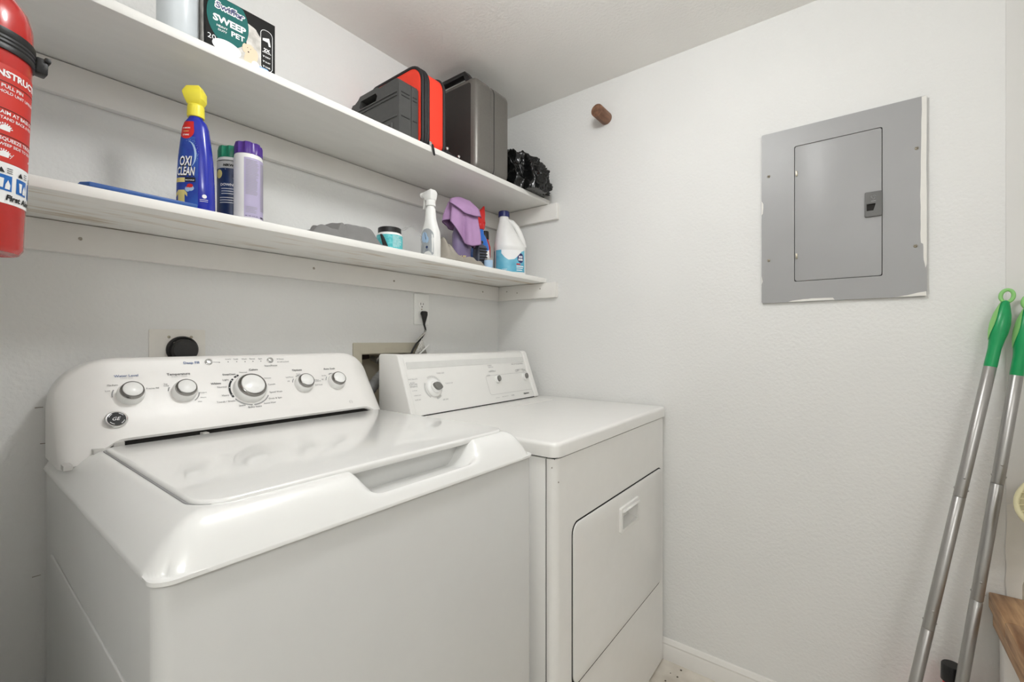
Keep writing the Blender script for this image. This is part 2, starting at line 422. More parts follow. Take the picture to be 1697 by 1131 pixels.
# pressed panel in the left side
obj('side_panel', G().plate(rrect(.62, 1.232, .36, .728, .05), [], lambda y, z, h: Vector((WX0 + .0035 - h, y, z)), 0, .0035), 'washer_cabinet', washer, bevel=(.003, 3))
def cover_z(x, y):
    dx = min(x - WX0, WX1 - x); dy = y - WYF
    a, b = max(0, 1 - dx / .058), max(0, 1 - dy / .050)
    e = min((a ** 2.6 + b ** 2.6) ** (1 / 2.6), 1)
    h = LIPZ + (TOPZ - LIPZ) * (1 - e ** 1.9)
    rx = sm(.385, .432, x) * (1 - sm(.618, .668, x))
    ry = sm(WYF + .002, WYF + .024, y) * (1 - sm(.655, .665, y))
    low = LIPZ + .010 - .004 * sm(.59, .64, y)
    front = sm(WYF - .02, WYF + .012, y)
    if rx > 0:
        t = h - (h - min(h, low)) * rx * (ry if y > WYF + .002 else ry)
        h = t
    return h
cv = G(); nx, ny = 150, 120
xs = [WX0 + (WX1 - WX0) * (.5 - .5 * math.cos(math.pi * (i / nx))) * .6 + (WX1 - WX0) * (i / nx) * .4 for i in range(nx + 1)]
ys = [WYF + (WYB - WYF) * ((j / ny) ** 1.8) for j in range(ny + 1)]
def round_plan(x, y, r=.022):
    cx = WX0 + r if x < WX0 + r else (WX1 - r if x > WX1 - r else None); cy = WYF + r
    if cx is None or y >= cy: return x, y
    a, b = (x - cx) / r, (y - cy) / r; n = math.hypot(a, b)
    k = max(abs(a), abs(b)) / n if n > 1e-9 else 1
    return cx + a * k * r, cy + b * k * r
top = [[Vector((*round_plan(x, y), cover_z(x, y))) for x in xs] for y in ys]
v = [p for row in top for p in row]; f = [(j * (nx + 1) + i, j * (nx + 1) + i + 1, (j + 1) * (nx + 1) + i + 1, (j + 1) * (nx + 1) + i) for j in range(ny) for i in range(nx)]
edge = [(0, i) for i in range(nx + 1)] + [(j, nx) for j in range(1, ny + 1)] + [(ny, i) for i in range(nx - 1, -1, -1)] + [(j, 0) for j in range(ny - 1, 0, -1)]
base = len(v)
for j, i in edge:
    p = top[j][i]; v.append(Vector((p.x, p.y, LIPZ - .0045)))
m = len(edge)
for k in range(m):
    (j0, i0), (j1, i1) = edge[k], edge[(k + 1) % m]
    f.append((j0 * (nx + 1) + i0, base + k, base + (k + 1) % m, j1 * (nx + 1) + i1))
f.append(tuple(base + k for k in range(m)))
cv.add(v, f); obj('top_cover', cv, 'washer_enamel', washer, smooth=50)
obj('cover_gap', G().plate(rrect(WX0 + .004, WX1 - .004, WYF + .0045, WYB - .01, .012), [], lambda x, y, h: Vector((x, y, h)), LIPZ - .0052, LIPZ - .0044), 'gap_dark', washer)
# lid
lo = rrect(.192, .778, .612, 1.078, (.015, .015, .04, .035), 10)
lid = obj('lid', G().rplate(.192, .778, .612, 1.078, (.015, .015, .04, .035), lambda x, y, h: Vector((x, y, h)), TOPZ - .008, TOPZ + .0050, .005, n=10), 'washer_enamel', washer, smooth=50)
obj('lid_gap', G().plate(rrect(.189, .781, .614, 1.082, (.015, .015, .04, .035), 10), [], lambda x, y, h: Vector((x, y, h)), TOPZ - .004, TOPZ + .0004), 'print_grey', washer)
obj('lid_lip', G().plate(rrect(.385, .67, .638, .652, .003), [], lambda x, y, h: Vector((x, y, h)), LIPZ + .004, TOPZ - .006), 'washer_cabinet', washer)
# console
CA = Vector((0, 1.085, .940)); CD = Vector((0, .098, .142)).normalized(); CN = Vector((0, -CD.z, CD.y))
def console_section(x):
    d = min(x - .139, .823 - x)
    q = max(0, 1 - d / .10); zt = 1.092 - .085 * (1 - math.sqrt(max(0, 1 - q ** 2.2)))
    q2 = max(0, 1 - d / .075); off = .055 * (1 - math.sqrt(max(0, 1 - q2 ** 2)))
    zb = .9385 - .042 * (1 - sm(.004, .085, d))
    pts = []
    ln = (1.092 - .9385)
    yb0 = CA.y + off + (zb - .9385) * .35
    k = CD.y / CD.z
    ytop = yb0 + (zt - zb) * k
    rr = .014
    pts.append((yb0 + .012, zb - .001)); pts.append((yb0 + .003, zb + .001)); pts.append((yb0, zb + .006))
    for i in range(1, 8):
        z = zb + .006 + (zt - rr - zb - .006) * i / 7; pts.append((yb0 + (z - zb) * k, z))
    yc = ytop + .006
    for a in (25, 50, 75):
        pts.append((yb0 + (zt - rr - zb) * k + rr * (1 - math.cos(R(a))) * .9 + .002, zt - rr + rr * math.sin(R(a))))
    pts.append((ytop + .02, zt)); pts.append((max(ytop + .03, 1.262), zt - .002)); pts.append((1.272, zt - .015)); pts.append((1.272, zb)); 
    return [Vector((x, y, z)) for y, z in pts]
cx = [.139 + (.823 - .139) * (i / 70) for i in range(71)]
cx = sorted(set([.139, .1395, .141, .1435, .147, .152, .158, .165, .173, .182, .192] + [.962 - a for a in (.139, .1395, .141, .1435, .147, .152, .158, .165, .173, .182, .192)] + [c for c in cx if .2 < c < .762]))
con = obj('control_console', G().loft([console_section(x) for x in cx]), 'washer_plastic', washer, smooth=40)
obj('console_gap_shade', G().box((.20, 1.098, TOPZ - .01), (.765, 1.26, .9375)), 'gap_dark', washer)  # dark block standing in for the shade under the console
for px, py, hw in ((112, 775, .006), (163, 748, .0075), (197, 736, .008), (341, 720, .006)):
    p = onplane(px, py, CA + Vector((0, .006, 0)), CN)
    obj('console_clip', G().obox(p + Vector((0, .008, -.001)), ((1, 0, 0), (0, 1, 0), (0, 0, 1)), (hw, .012, .0045)), 'clip_grey', washer, bevel=.001)
def onc(px, py): return onplane(px, py, CA, CN)
def confn(o, h=.0004):
    o = Vector(o); return lambda x, y: o + Vector((1, 0, 0)) * x + CD * y + CN * h
def knob(name, px, py, r, parent, N, D, h=.024, o=None):
    c = onc(px, py) if o is None else o
    k = obj(name, G().lathe([(0, -.002), (r, -.002), (r, .004), (r * .985, h * .45), (r * .93, h * .62), (r * .86, h * .7), (0, h * .7)], c, N, 40), 'knob_white', parent, smooth=50)
    obj('bezel', G().lathe([(r * .86, h * .66), (r * .875, h * .76), (r * .80, h * .98), (r * .72, h * 1.02), (r * .70, h * .9)], c, N, 40), 'bezel_chrome', k, smooth=60)
    obj('cap', G().lathe([(r * .71, h * .9), (r * .71, h * 1.0), (r * .66, h * 1.05), (0, h * 1.06)], c, N, 40), 'knob_white', k, smooth=60)
    return c, k
KN = []
for px, py, r in ((216, 655, .0222), (305, 650, .0228), (414, 645, .0355), (503, 637, .0232), (556.5, 633, .0228)):
    KN.append(knob('dial', px, py, r, washer, CN, CD)[0])
ring = lambda c, r0, r1, a0, a1, n=24, h=.0004: (lambda pts: G().add([confn(c, h)(*p) for p in pts], [(2 * i, 2 * i + 1, 2 * i + 3, 2 * i + 2) for i in range(n)]))([(q * math.cos(R(a0 + (a1 - a0) * i / n)), q * math.sin(R(a0 + (a1 - a0) * i / n))) for i in range(n + 1) for q in (r0, r1)])
arcs = G(); 
def merge(g, h): g.add(h.v, h.f)
merge(arcs, ring(KN[2], .0405, .0445, 112, 128)); merge(arcs, ring(KN[2], .0405, .0445, 135, 205)); 
obj('whites_arc', arcs, 'print_black', washer)
arcs = G()
merge(arcs, ring(KN[2], .041, .0435, 212, 265)); merge(arcs, ring(KN[2], .041, .0435, 270, 330))
for c, a in ((KN[0], (150, 185)), (KN[1], (150, 170)), (KN[1], (-55, -8)), (KN[3], (140, 165)), (KN[4], (140, 165)), (KN[4], (100, 120)), (KN[3], (100, 120))):
    merge(arcs, ring(c, .0265, .0285, *a))
obj('dial_arc', arcs, 'print_grey', washer)
dots = G()
for a in (120, 143, 170, 197): 
    q = KN[2] + Vector((math.cos(R(a)), 0, 0)) * .0425 + CD * .0425 * math.sin(R(a))
    merge(dots, ring(q, 0, .0011, 0, 360, 10, .0007))
obj('arc_dot', dots, 'print_white', washer)
# printed words: (text, crop origin, crop scale, x0, x1, baseline)
def words(items, og, sc, P, N, D, h=.0005, bold=.0):
    g = G()
    for body, x0, x1, yb in items:
        a = onplane(og[0] + x0 / sc, og[1] + yb / sc, P, N); b = onplane(og[0] + x1 / sc, og[1] + yb / sc, P, N)
        wd = b.x - a.x
        g.text(body, lambda x, y: a + Vector((x, 0, 0)) + D * y + N * h, width=wd, bold=bold)
    return g
c1, c2, c3 = ((160, 585), 8.485), ((340, 580), 10.28), ((460, 590), 10.28)
g = G()
merge(g, words([('Water Level', 245, 590, 348)], *c1, CA, CN, CD, bold=.012)); merge(g, words([('Deep Fill', 1225, 1450, 160)], *c1, CA, CN, CD, bold=.02))
obj('blue_lettering', g, 'print_blue', washer)
g = words([('Temperature', 990, 1322, 322)], *c1, CA, CN, CD, bold=.015)
merge(g, words([('Colors', 750, 900, 358), ('Whites', 95, 275, 598), ('DeepClean', 300, 520, 438)], *c2, CA, CN, CD, bold=.02))
merge(g, words([('Options', 250, 418, 262), ('Auto Soak', 785, 985, 240)], *c3, CA, CN, CD, bold=.015))
merge(g, words([('Medium', 150, 300, 472), ('Low', 120, 195, 550), ('Precise Fill', 700, 880, 516), ('Tap', 945, 998, 452), ('Cold', 945, 1015, 478), ('Colors', 1458, 1552, 572), ('Warm', 1460, 1545, 640), ('Hot', 1430, 1485, 698)], *c1, CA, CN, CD))
merge(g, words([('Light', 300, 405, 530), ('Normal', 210, 370, 655), ('Heavy', 290, 418, 795), ('Towels / Sheets', 200, 525, 912), ('Jeans', 580, 692, 966), ('Bulky Items', 740, 975, 994), ('Active Wear', 1000, 1215, 925), ('Drain & Spin', 1090, 1315, 846), ('Speed Wash', 1100, 1320, 738), ('Casuals', 1072, 1198, 605), ('Delicates', 1010, 1125, 495), ('Normal', 585, 715, 400), ('Start/Pause', 1015, 1232, 288),
    ('DeepFill', 345, 438, 172), ('Soak', 485, 565, 172), ('Wash', 622, 710, 170), ('Rinse', 760, 850, 168), ('Spin', 905, 970, 166), ('Power', 1255, 1342, 168), ('Lid Locked', 1268, 1425, 216)], *c2, CA, CN, CD))
merge(g, words([('Ltd Rinse', 145, 275, 380), ('Off', 170, 210, 446), ('Deep', 322, 390, 322), ('Rinse', 335, 392, 345), ('Fabric', 635, 705, 420), ('Softener', 640, 750, 442), ('2nd Rinse', 640, 770, 508), ('30 Min', 755, 832, 350), ('15 Min', 878, 950, 312), ('Off', 750, 782, 412)], *c3, CA, CN, CD))
for x, y in ((243, 216), (390, 208), (537, 205), (679, 204), (813, 200), (948, 195), (1228, 158), (1240, 209)):
    merge(g, ring(onc(340 + x / 10.28, 580 + y / 10.28), 0, .0012, 0, 360, 10))
a, b = onc(340 + 132 / 10.28, 580 + 213 / 10.28), onc(340 + 240 / 10.28, 580 + 216 / 10.28)
g.add([a + CN * .0005, b + CN * .0005, b + CN * .0005 + CD * .0008, a + CN * .0005 + CD * .0008], [(0, 1, 2, 3)])
obj('lettering', g, 'print_dark', washer)
g = words([('LOAD SIZE', 335, 510, 372), ('wash / rinse', 1050, 1280, 348)], *c1, CA, CN, CD)
q = onc(460 + 1250 / 10.28, 590 + 785 / 10.28); merge(g, ring(q, .004, .005, 0, 360)); g.text('hc', confn(q), 0, -.002, width=.006, align='C')
obj('faint_lettering', g, 'print_lightgrey', washer)
for px, py, r in ((345.6, 600.3, .0068), (447.5, 597.5, .0068)):
    obj('push_button', G().lathe([(r * 1.15, -.001), (r * 1.12, .001), (r, .0015), (r, .003), (r * .8, .0048), (0, .0055)], onc(px, py), CN, 24), 'silver_button', washer)
bd = onc(192.8, 695.8)
bg = obj('badge', G().lathe([(0, -.001), (.0172, -.001), (.0175, .002), (.0160, .0038), (.0140, .0032), (0, .0032)], bd, CN, 40), 'chrome', washer)
obj('badge_face', G().lathe([(.0138, .0028), (.0138, .0038), (0, .0039)], bd, CN, 36), 'badge_black', bg)
g = G()
merge(g, ring(bd, .0112, .0122, 30, 70, 8, .0042)); merge(g, ring(bd, .0112, .0122, 120, 160, 8, .0042)); merge(g, ring(bd, .0112, .0122, 210, 250, 8, .0042)); merge(g, ring(bd, .0112, .0122, 300, 340, 8, .0042))
g.text('GE', confn(bd, .0043), 0, -.0034, width=.0125, align='C', shear=.4)
obj('badge_monogram', g, 'print_white', bg)

# ------------------------------------------------------------------ dryer
DX0, DX1, DYF, DYB = .858, 1.586, .535, 1.215
DZ0, DZ1 = .862, .896
dryer = thing('clothes_dryer', 'white front-load clothes dryer with angled control console, against the right wall', 'dryer', ((DX0 + DX1) / 2, (DYF + DYB) / 2, 0))
obj('cabinet', G().box((DX0 + .001, .5625, .012), (DX1 - .001, DYB, DZ0 - .004)), 'dryer_enamel', dryer, bevel=.003)
DR = rrect(.934, 1.546, .300, .688, .026, 6)
HX0, HX1, HZ0, HZ1 = 1.204, 1.315, .588, .638
fo = rrect(DX0, DX1, DYF, .5595, (.001, .001, .022, .022), 8); up = lambda x, y, h: Vector((x, y, h))
fl_ = [p for p in fo if p[0] < 1.2] ; fr_ = [p for p in fo if p[0] > 1.2]
k_ = fo.index(fl_[0]); lpoly = [(HX0, .5595)] + [p for p in fo if p[0] < 1.2] + [(HX0, DYF)]
ri = [p for p in fo if p[0] > 1.2]; half = len(ri) // 2
rpoly = [(HX1, DYF)] + ri[half:] + ri[:half] + [(HX1, .5595)]
g = G().plate(fo, [], up, .012, HZ0).plate(fo, [], up, HZ1, DZ0 - .004).plate(lpoly, [], up, HZ0, HZ1).plate(rpoly, [], up, HZ0, HZ1)
obj('front_panel', g, 'dryer_enamel', dryer, smooth=30, recalc=True)
obj('panel_gap', G().box((DX0 + .003, .556, .014), (DX1 - .003, .565, DZ0 - .006)), 'gap_dark', dryer)
obj('top_gap', G().box((DX0 + .006, DYF + .006, DZ0 - .006), (DX1 - .004, DYB - .01, DZ0 + .002)), 'gap_dark', dryer)
obj('top_panel', G().rplate(DX0 - .003, DX1 + .002, DYF - .005, DYB, (.014, .014, .024, .018), lambda x, y, h: Vector((x, y, h)), DZ0, DZ1, .010, both=False), 'dryer_enamel', dryer, smooth=50)
obj('lint_lid', G().plate(rrect(1.26, 1.50, .945, 1.02, .006), [], lambda x, y, h: Vector((x, y, h)), DZ1 - .001, DZ1 + .0012), 'dryer_enamel', dryer, bevel=(.0008, 1))
for x in (DX0 + .05, DX1 - .05):
    for y in (DYF + .06, DYB - .06):
        obj('foot', G().lathe([(0, 0), (.016, 0), (.016, .013), (0, .013)], (x, y, 0), n=14), 'black_rubber', dryer)
HX0, HX1, HZ0, HZ1 = 1.204, 1.315, .588, .638
hole = [(HX0, HZ0), (HX1, HZ0), (HX1, HZ1), (HX0, HZ1)]
dfn = lambda x, z, h: Vector((x, DYF - h, z))
obj('door_gap', G().plate(rrect(.9305, 1.5500, .2925, .6915, .028, 6), [hole], dfn, 0, .0006), 'gap_dark', dryer)
door = obj('door', G().plate(DR, [hole], dfn, .0004, .0042), 'dryer_enamel', dryer, bevel=(.0018, 2), smooth=35)
g = G()
g.add([dfn(*p, .004) for p in hole] + [dfn(p[0] * .94 + .06 * (HX0 + HX1) / 2, p[1] + (.010 if p[1] == HZ0 else 0), -.0185) for p in hole], [(0, 1, 5, 4), (1, 2, 6, 5), (2, 3, 7, 6), (3, 0, 4, 7), (4, 5, 6, 7)])
obj('handle_pocket', g, 'dryer_plastic', door, recalc=False)
obj('handle_frame', G().plate(rrect(HX0 - .012, HX1 + .012, HZ0 - .008, HZ1 + .012, .004), [hole], dfn, .003, .011), 'dryer_plastic', door, bevel=(.003, 2))
obj('handle_grip', G().obox(Vector(((HX0 + HX1) / 2, DYF - .012, HZ1 + .001)), ((1, 0, 0), (0, .85, -.5), (0, .5, .85)), ((HX1 - HX0) / 2, .007, .003)), 'dryer_plastic', door, bevel=.001)
for px, py in ((1058, 1002), (915, 776), (926, 800)):
    p = onY(px, py, DYF - .001); obj('paint_chip', G().lathe([(.0018, 0), (.0015, .001), (0, .001)], p + Vector((0, .001, 0)), (0, -1, 0), 7), 'scuff', dryer)
# console
DCX0, DCX1 = .871, 1.545
prof = [(1.047, DZ1 + .004), (1.108, 1.062), (1.113, 1.076), (1.122, 1.083), (1.198, 1.083), (1.205, 1.078), (1.205, DZ1 + .001), (1.052, DZ1 + .001)]
DA = Vector((0, 1.047, DZ1 + .004)); DD = Vector((0, .061, 1.062 - DZ1 - .004)).normalized(); DN = Vector((0, -DD.z, DD.y))
obj('control_console', G().loft([[Vector((x, y, z)) for y, z in prof] for x in (DCX0 + .022, DCX1 - .03)]), 'dryer_plastic', dryer, bevel=(.002, 2), smooth=35)
for x0, x1 in ((DCX0, DCX0 + .0215), (DCX1 - .0295, DCX1)):
    pr = [(y - (.004 if y < 1.13 else 0), z + (.003 if z > 1.0 else 0)) for y, z in prof]
    obj('console_end_cap', G().loft([[Vector((x, y, z)) for y, z in pr] for x in (x0, x1)]), 'dryer_plastic', dryer, bevel=(.006, 3), smooth=35)
obj('console_gap', G().box((DCX0 + .02, 1.0485, DZ1 - .001), (DCX1 - .002, 1.2, DZ1 + .0035)), 'gap_dark', dryer)
L_ = (1.062 - DZ1 - .004) / DD.z
def dfc(h): return lambda x, s, k=0.: DA + Vector((x, 0, 0)) + DD * s + DN * (h + k)
obj('light_strip', G().plate(rrect(DCX0 + .028, DCX1 - .034, L_ - .024, L_ - .002, .002), [], lambda x, s, h: dfc(0)(x, s, h), -.001, .0012), 'strip_white', dryer)
def ond(px, py): return onplane(px, py, DA, DN)
d4, d5 = ((650, 590), 11.307), ((780, 580), 11.307)
kc = ond(650 + 775 / 11.307, 590 + 600 / 11.307)
k = obj('timer_dial', G().lathe([(0, -.002), (.0305, -.002), (.0305, .003), (.029, .009), (.023, .012), (0, .012)], kc, DN, 40), 'knob_white', dryer, smooth=50)
def lens(c, D, N, hw, hh, rot, z0, z1):
    g = G(); rg = []
    for z, s in ((z0, 1), (z1, .92)):
        ring_ = []
        for i in range(28):
            t = 2 * math.pi * i / 28; x = hw * math.cos(t); y = hh * math.sin(t) * (1 - .25 * abs(math.cos(t)) ** 2)
            xr, yr = x * math.cos(rot) - y * math.sin(rot), x * math.sin(rot) + y * math.cos(rot)
            ring_.append(c + Vector((1, 0, 0)) * xr * s + D * yr * s + N * z)
        rg.append(ring_)
    return g.loft(rg)
obj('dial_collar', G().lathe([(.021, .010), (.021, .017), (.019, .019), (0, .019)], kc, DN, 36), 'knob_white', k)
obj('dial_grip', lens(kc, DD, DN, .0185, .0125, R(-25), .018, .028), 'dial_grey', k, bevel=(.001, 2))
for px, py, rot in ((823.5, 629, 75), (869, 624.5, 70)):
    c = ond(px, py)
    k = obj('small_dial', G().lathe([(0, -.002), (.0155, -.002), (.0155, .005), (.0145, .010), (0, .010)], c, DN, 30), 'knob_white', dryer, smooth=50)
    obj('dial_grip', lens(c, DD, DN, .0125, .0085, R(rot), .0095, .017), 'dial_grey', k, bevel=(.001, 2))
def dring(c, r0, r1, a0, a1, n=24, h=.0005):
    pts = [(q * math.cos(R(a0 + (a1 - a0) * i / n)), q * math.sin(R(a0 + (a1 - a0) * i / n))) for i in range(n + 1) for q in (r0, r1)]
    return G().add([c + Vector((x, 0, 0)) + DD * y + DN * h for x, y in pts], [(2 * i, 2 * i + 1, 2 * i + 3, 2 * i + 2) for i in range(n)])
g = dring(kc, .033, .0385, 150, 235)
for i in range(18): merge(g, dring(kc, .034, .041, 20 + i * 5.5, 22.5 + i * 5.5, 2))
merge(g, dring(kc, .033, .039, -85, -50))
fr = rrect(ond(801, 612).x, ond(886, 612).x, .030, .105, .01)
g2 = rrect(ond(801, 612).x + .0012, ond(886, 612).x - .0012, .0312, .1038, .009)
g.plate(fr, [g2], lambda x, s, h: dfc(0)(x, s, h), .0002, .0005)
obj('dial_scale', g, 'print_lightgrey', dryer)
g = words([('TIMED DRY', 830, 980, 345), ('TOUCH UP', 1000, 1138, 532), ('AUTO', 335, 425, 528), ('MOISTURE', 305, 475, 565), ('SENSING', 330, 478, 604), ('COTTON', 380, 468, 670), ('NORMAL DRY', 410, 545, 762), ('MORE DRY', 432, 545, 846), ('AIR DRY', 950, 1062, 838), ('KNIT DELICATE', 300, 475, 460)], *d4, DA, DN, DD)
merge(g, words([('FABRIC', 320, 395, 312), ('SELECTOR', 330, 425, 342), ('COTTON', 365, 425, 400), ('PERMANENT', 340, 475, 425), ('LOW', 305, 370, 502), ('END OF CYCLE SIGNAL', 765, 985, 284), ('WRINKLE GUARD', 860, 985, 382), ('OFF', 840, 910, 418), ('ON', 970, 1028, 408), ('ELECTRONIC', 475, 550, 912), ('SENSOR HEAVY DUTY', 590, 720, 890), ('SUPER', 765, 825, 868)], *d5, DA, DN, DD))
obj('lettering', g, 'print_grey', dryer)
g = words([('Kenmore', 1000, 1098, 832)], *d5, DA, DN, DD, bold=.04)
obj('brand_lettering', g, 'print_black', dryer)

# ------------------------------------------------------------------ breaker panel on the right wall
pn = thing('breaker_panel', 'grey metal breaker panel with a hinged door, set in the right wall', 'electrical panel', (XR, .04, 1.245))
pfn = lambda y, z, h: Vector((XR - h, y, z))
obj('cover_frame', G().plate(rrect(-.150, .231, 1.245, 1.770, .004, 3), [rrect(-.0605, .1445, 1.3055, 1.7135, .005, 3)], pfn, -.001, .010), 'panel_grey', pn, smooth=20)
obj('door_gap', G().plate(rrect(-.062, .146, 1.304, 1.715, .004, 3), [], pfn, 0, .003), 'gap_dark', pn)
pdoor = obj('door', G().plate(rrect(-.059, .143, 1.307, 1.712, .006, 3), [], pfn, .003, .0095), 'panel_grey', pn, bevel=(.001, 2), smooth=30)
hb = [(-.041, 1.487), (-.0265, 1.487), (-.0265, 1.506), (-.046, 1.506)]
la = obj('latch', G().plate(rrect(-.0595, -.0225, 1.4705, 1.539, .003, 3), [hb], pfn, .0095, .0150), 'panel_latch', pdoor, bevel=(.001, 2))
obj('latch_pocket', G().plate([(-.048, 1.485), (-.025, 1.485), (-.025, 1.508), (-.048, 1.508)], [], pfn, .0095, .0102), 'gap_dark', la)
g = G(); lg = lambda x, y: Vector((XR - .0153, -.041 - x, 1.516 + y))
for i in range(3):
    a = 2 * math.pi * i / 3 + .3; pth = [lg(.0058 * math.cos(a + t) * (1 - .3 * t), .0075 + .0065 * math.sin(a + t) * (1 - .3 * t)) for t in (0, .5, 1, 1.5, 2)]
    g.tube(pth, .0005, 5)
g.add([lg(-.005, -.004), lg(.005, -.004), lg(.005, -.0025), lg(-.005, -.0025)], [(0, 1, 2, 3)]); obj('latch_emblem', g, 'panel_grey', la)
for py in (288, 425):
    p = onX(1320, py, XR - .0095); obj('hinge', G().box((XR - .0125, p.y - .0028, p.z - .008), (XR - .009, p.y + .0028, p.z + .008)), 'screw_metal', pdoor, bevel=.001)
for px, py in ((1274, 293), (1274, 432), (1519, 246), (1517, 408)):
    p = onX(px, py, XR - .010)
    s_ = obj('screw', G().lathe([(.0042, -.001), (.0042, .001), (.0025, .0026), (0, .003)], p, (-1, 0, 0), 14), 'screw_metal', pn)
    obj('slot', G().obox(p - Vector((.0029, 0, 0)), ((1, 0, 0), (0, .8, .6), (0, -.6, .8)), (.0003, .0032, .0005)), 'gap_dark', s_)
smears = ([(-.1495, 1.33), (-.1495, 1.7695), (-.140, 1.7695), (-.138, 1.6), (-.137, 1.45), (-.1385, 1.385), (-.1425, 1.382), (-.1435, 1.34), (-.147, 1.318)],
          [(-.149, 1.2455), (-.149, 1.257), (-.13, 1.254), (-.10, 1.247), (-.08, 1.2455)],
          [(.045, 1.2455), (.05, 1.252), (.10, 1.2525), (.15, 1.2495), (.16, 1.2455)],
          [(.2315, 1.52), (.2275, 1.525), (.2265, 1.555), (.2315, 1.565)], [(.2315, 1.30), (.2285, 1.312), (.2312, 1.33)])
for i, s_ in enumerate(smears):
    obj('paint_smear', G().poly(blob(s_, None, .0014, i * 7, 5), lambda a, b: Vector((XR - .0103, a, b))), 'paint_white', pn)

# ------------------------------------------------------------------ dowel, outlets, laundry box
pw = Vector((XR, .7635, 1.989))
dw = obj('wooden_peg', cyl(pw, pw - Vector((.080, 0, 0)), .0235, 28), 'dowel_wood', bevel=(.001, 2))
tag(dw, 'short round brown wooden peg sticking out of the right wall', 'peg')
def wfn(h0=0): return lambda x, z, h: Vector((x, YB - h - h0, z))
ol = thing('wall_outlet', 'white duplex wall outlet below the lower shelf', 'outlet', (1.132, YB, 1.189))
obj('cover_plate', G().plate(rrect(1.0965, 1.1675, 1.189, 1.304, .003, 3), [], wfn(), 0, .006), 'outlet_white', ol, bevel=(.003, 2))
for zc in (1.264, 1.228):
    rc = obj('receptacle', G().plate(rrect(1.132 - .0165, 1.132 + .0165, zc - .0145, zc + .0145, .012, 6), [], wfn(), .004, .0075), 'outlet_white', ol, bevel=.0008)
    for dx, wz in ((-.0062, .0042), (.0062, .0034)):
        obj('slot', G().box((1.132 + dx - .0011, YB - .0078, zc + .003 - wz), (1.132 + dx + .0011, YB - .0072, zc + .003 + wz)), 'gap_dark', rc)
    obj('ground_slot', G().lathe([(.0024, 0), (.0024, .0006), (0, .0006)], (1.132, YB - .0073, zc - .0078), (0, -1, 0), 10), 'gap_dark', rc)
obj('screw', G().lathe([(.003, 0), (.003, .001), (0, .0014)], (1.132, YB - .0055, 1.2465), (0, -1, 0), 10), 'screw_metal', ol)
pc = thing('power_cord', 'black power plug and cord hanging from the duplex outlet', 'power cord', (1.132, YB - .02, 1.19))
pl = [(.010, 0, 0), (.0135, .004, .011)]
ring_ = lambda zc, yc, a, b: [Vector((1.1335 + a * math.cos(t), yc + b * math.sin(t), zc)) for t in (2 * math.pi * i / 16 for i in range(16))]
obj('plug', G().loft([ring_(1.2395, YB - .017, .009, .008), ring_(1.2365, YB - .019, .0135, .0108), ring_(1.226, YB - .0195, .0135, .011), ring_(1.210, YB - .019, .0085, .0085), ring_(1.196, YB - .018, .005, .005), ring_(1.186, YB - .018, .0038, .0038)]), 'black_rubber', pc)
cpath = [(1.1335, YB - .018, 1.188), (1.136, YB - .02, 1.178), (1.137, YB - .022, 1.168), (1.129, YB - .024, 1.156), (1.112, YB - .025, 1.135), (1.088, YB - .028, 1.118), (1.072, YB - .03, 1.10), (1.060, YB - .03, 1.078), (1.05, YB - .03, 1.05), (1.045, YB - .03, .99)]
obj('cable', G().tube(cpath, .0036, 8), 'black_rubber', pc, smooth=60)
obj('warning_tag', G().add([(1.135, YB - .026, 1.169), (1.128, YB - .036, 1.160), (1.085, YB - .034, 1.124), (1.092, YB - .020, 1.128)], [(0, 1, 2, 3)]), 'tag_white', pc, solid=.0006)
obj('warning_tag', G().add([(1.108, YB - .034, 1.137), (1.124, YB - .02, 1.133), (1.148, YB - .018, 1.076), (1.062, YB - .04, 1.068)], [(0, 1, 2, 3)]), 'tag_white', pc, solid=.0006)
obj('tag_strip', G().add([(1.142, YB - .036, 1.116), (1.147, YB - .036, 1.112), (1.090, YB - .042, 1.075), (1.086, YB - .042, 1.079)], [(0, 1, 2, 3)]), 'outlet_white', pc, solid=.0005)
dl = thing('dryer_outlet', 'large white plate with a round black dryer receptacle behind the washer console', 'outlet', (.367, YB, 1.04))
obj('cover_plate', G().plate(rrect(.310, .4236, 1.041, 1.155, .003, 3), [], wfn(), 0, .0035), 'outlet_painted', dl, bevel=(.002, 2))
rc = obj('receptacle', G().lathe([(.0325, 0), (.0325, .008), (.0295, .010), (.028, .006), (0, .006)], (.374, YB - .003, 1.106), (0, -1, 0), 40), 'black_rubber', dl)
for dx in (-.0227, .0227):
    obj('screw', G().lathe([(.0035, 0), (.0035, .001), (0, .0015)], (.3705 + dx, YB - .003, 1.1365), (0, -1, 0), 12), 'screw_metal', dl)
obj('receptacle_screw', G().lathe([(.003, 0), (.003, .001), (0, .0015)], (.358, YB - .0085, 1.122), (0, -1, 0), 12), 'screw_metal', rc)
dp = obj('dryer_plug', G().lathe([(0, 0), (.024, 0), (.0265, .004), (.0265, .020), (.024, .0235), (0, .0235)], (.374, YB - .0095, 1.1045), (0, -1, 0), 36), 'black_rubber', smooth=40)
tag(dp, 'round black plug pushed into the dryer receptacle', 'plug')
lb = thing('laundry_box', 'beige recessed laundry supply box in the wall between washer and dryer consoles', 'supply box', (.99, YB, BZ0 - .035))
obj('trim_frame', G().plate(rrect(.842, 1.141, BZ0 - .03, 1.121, .004, 3), [[(BX0, BZ0), (BX1, BZ0), (BX1, BZ1), (BX0, BZ1)]], wfn(), 0, .006), 'box_beige', lb, bevel=.0015)
g = G(); e = .0004
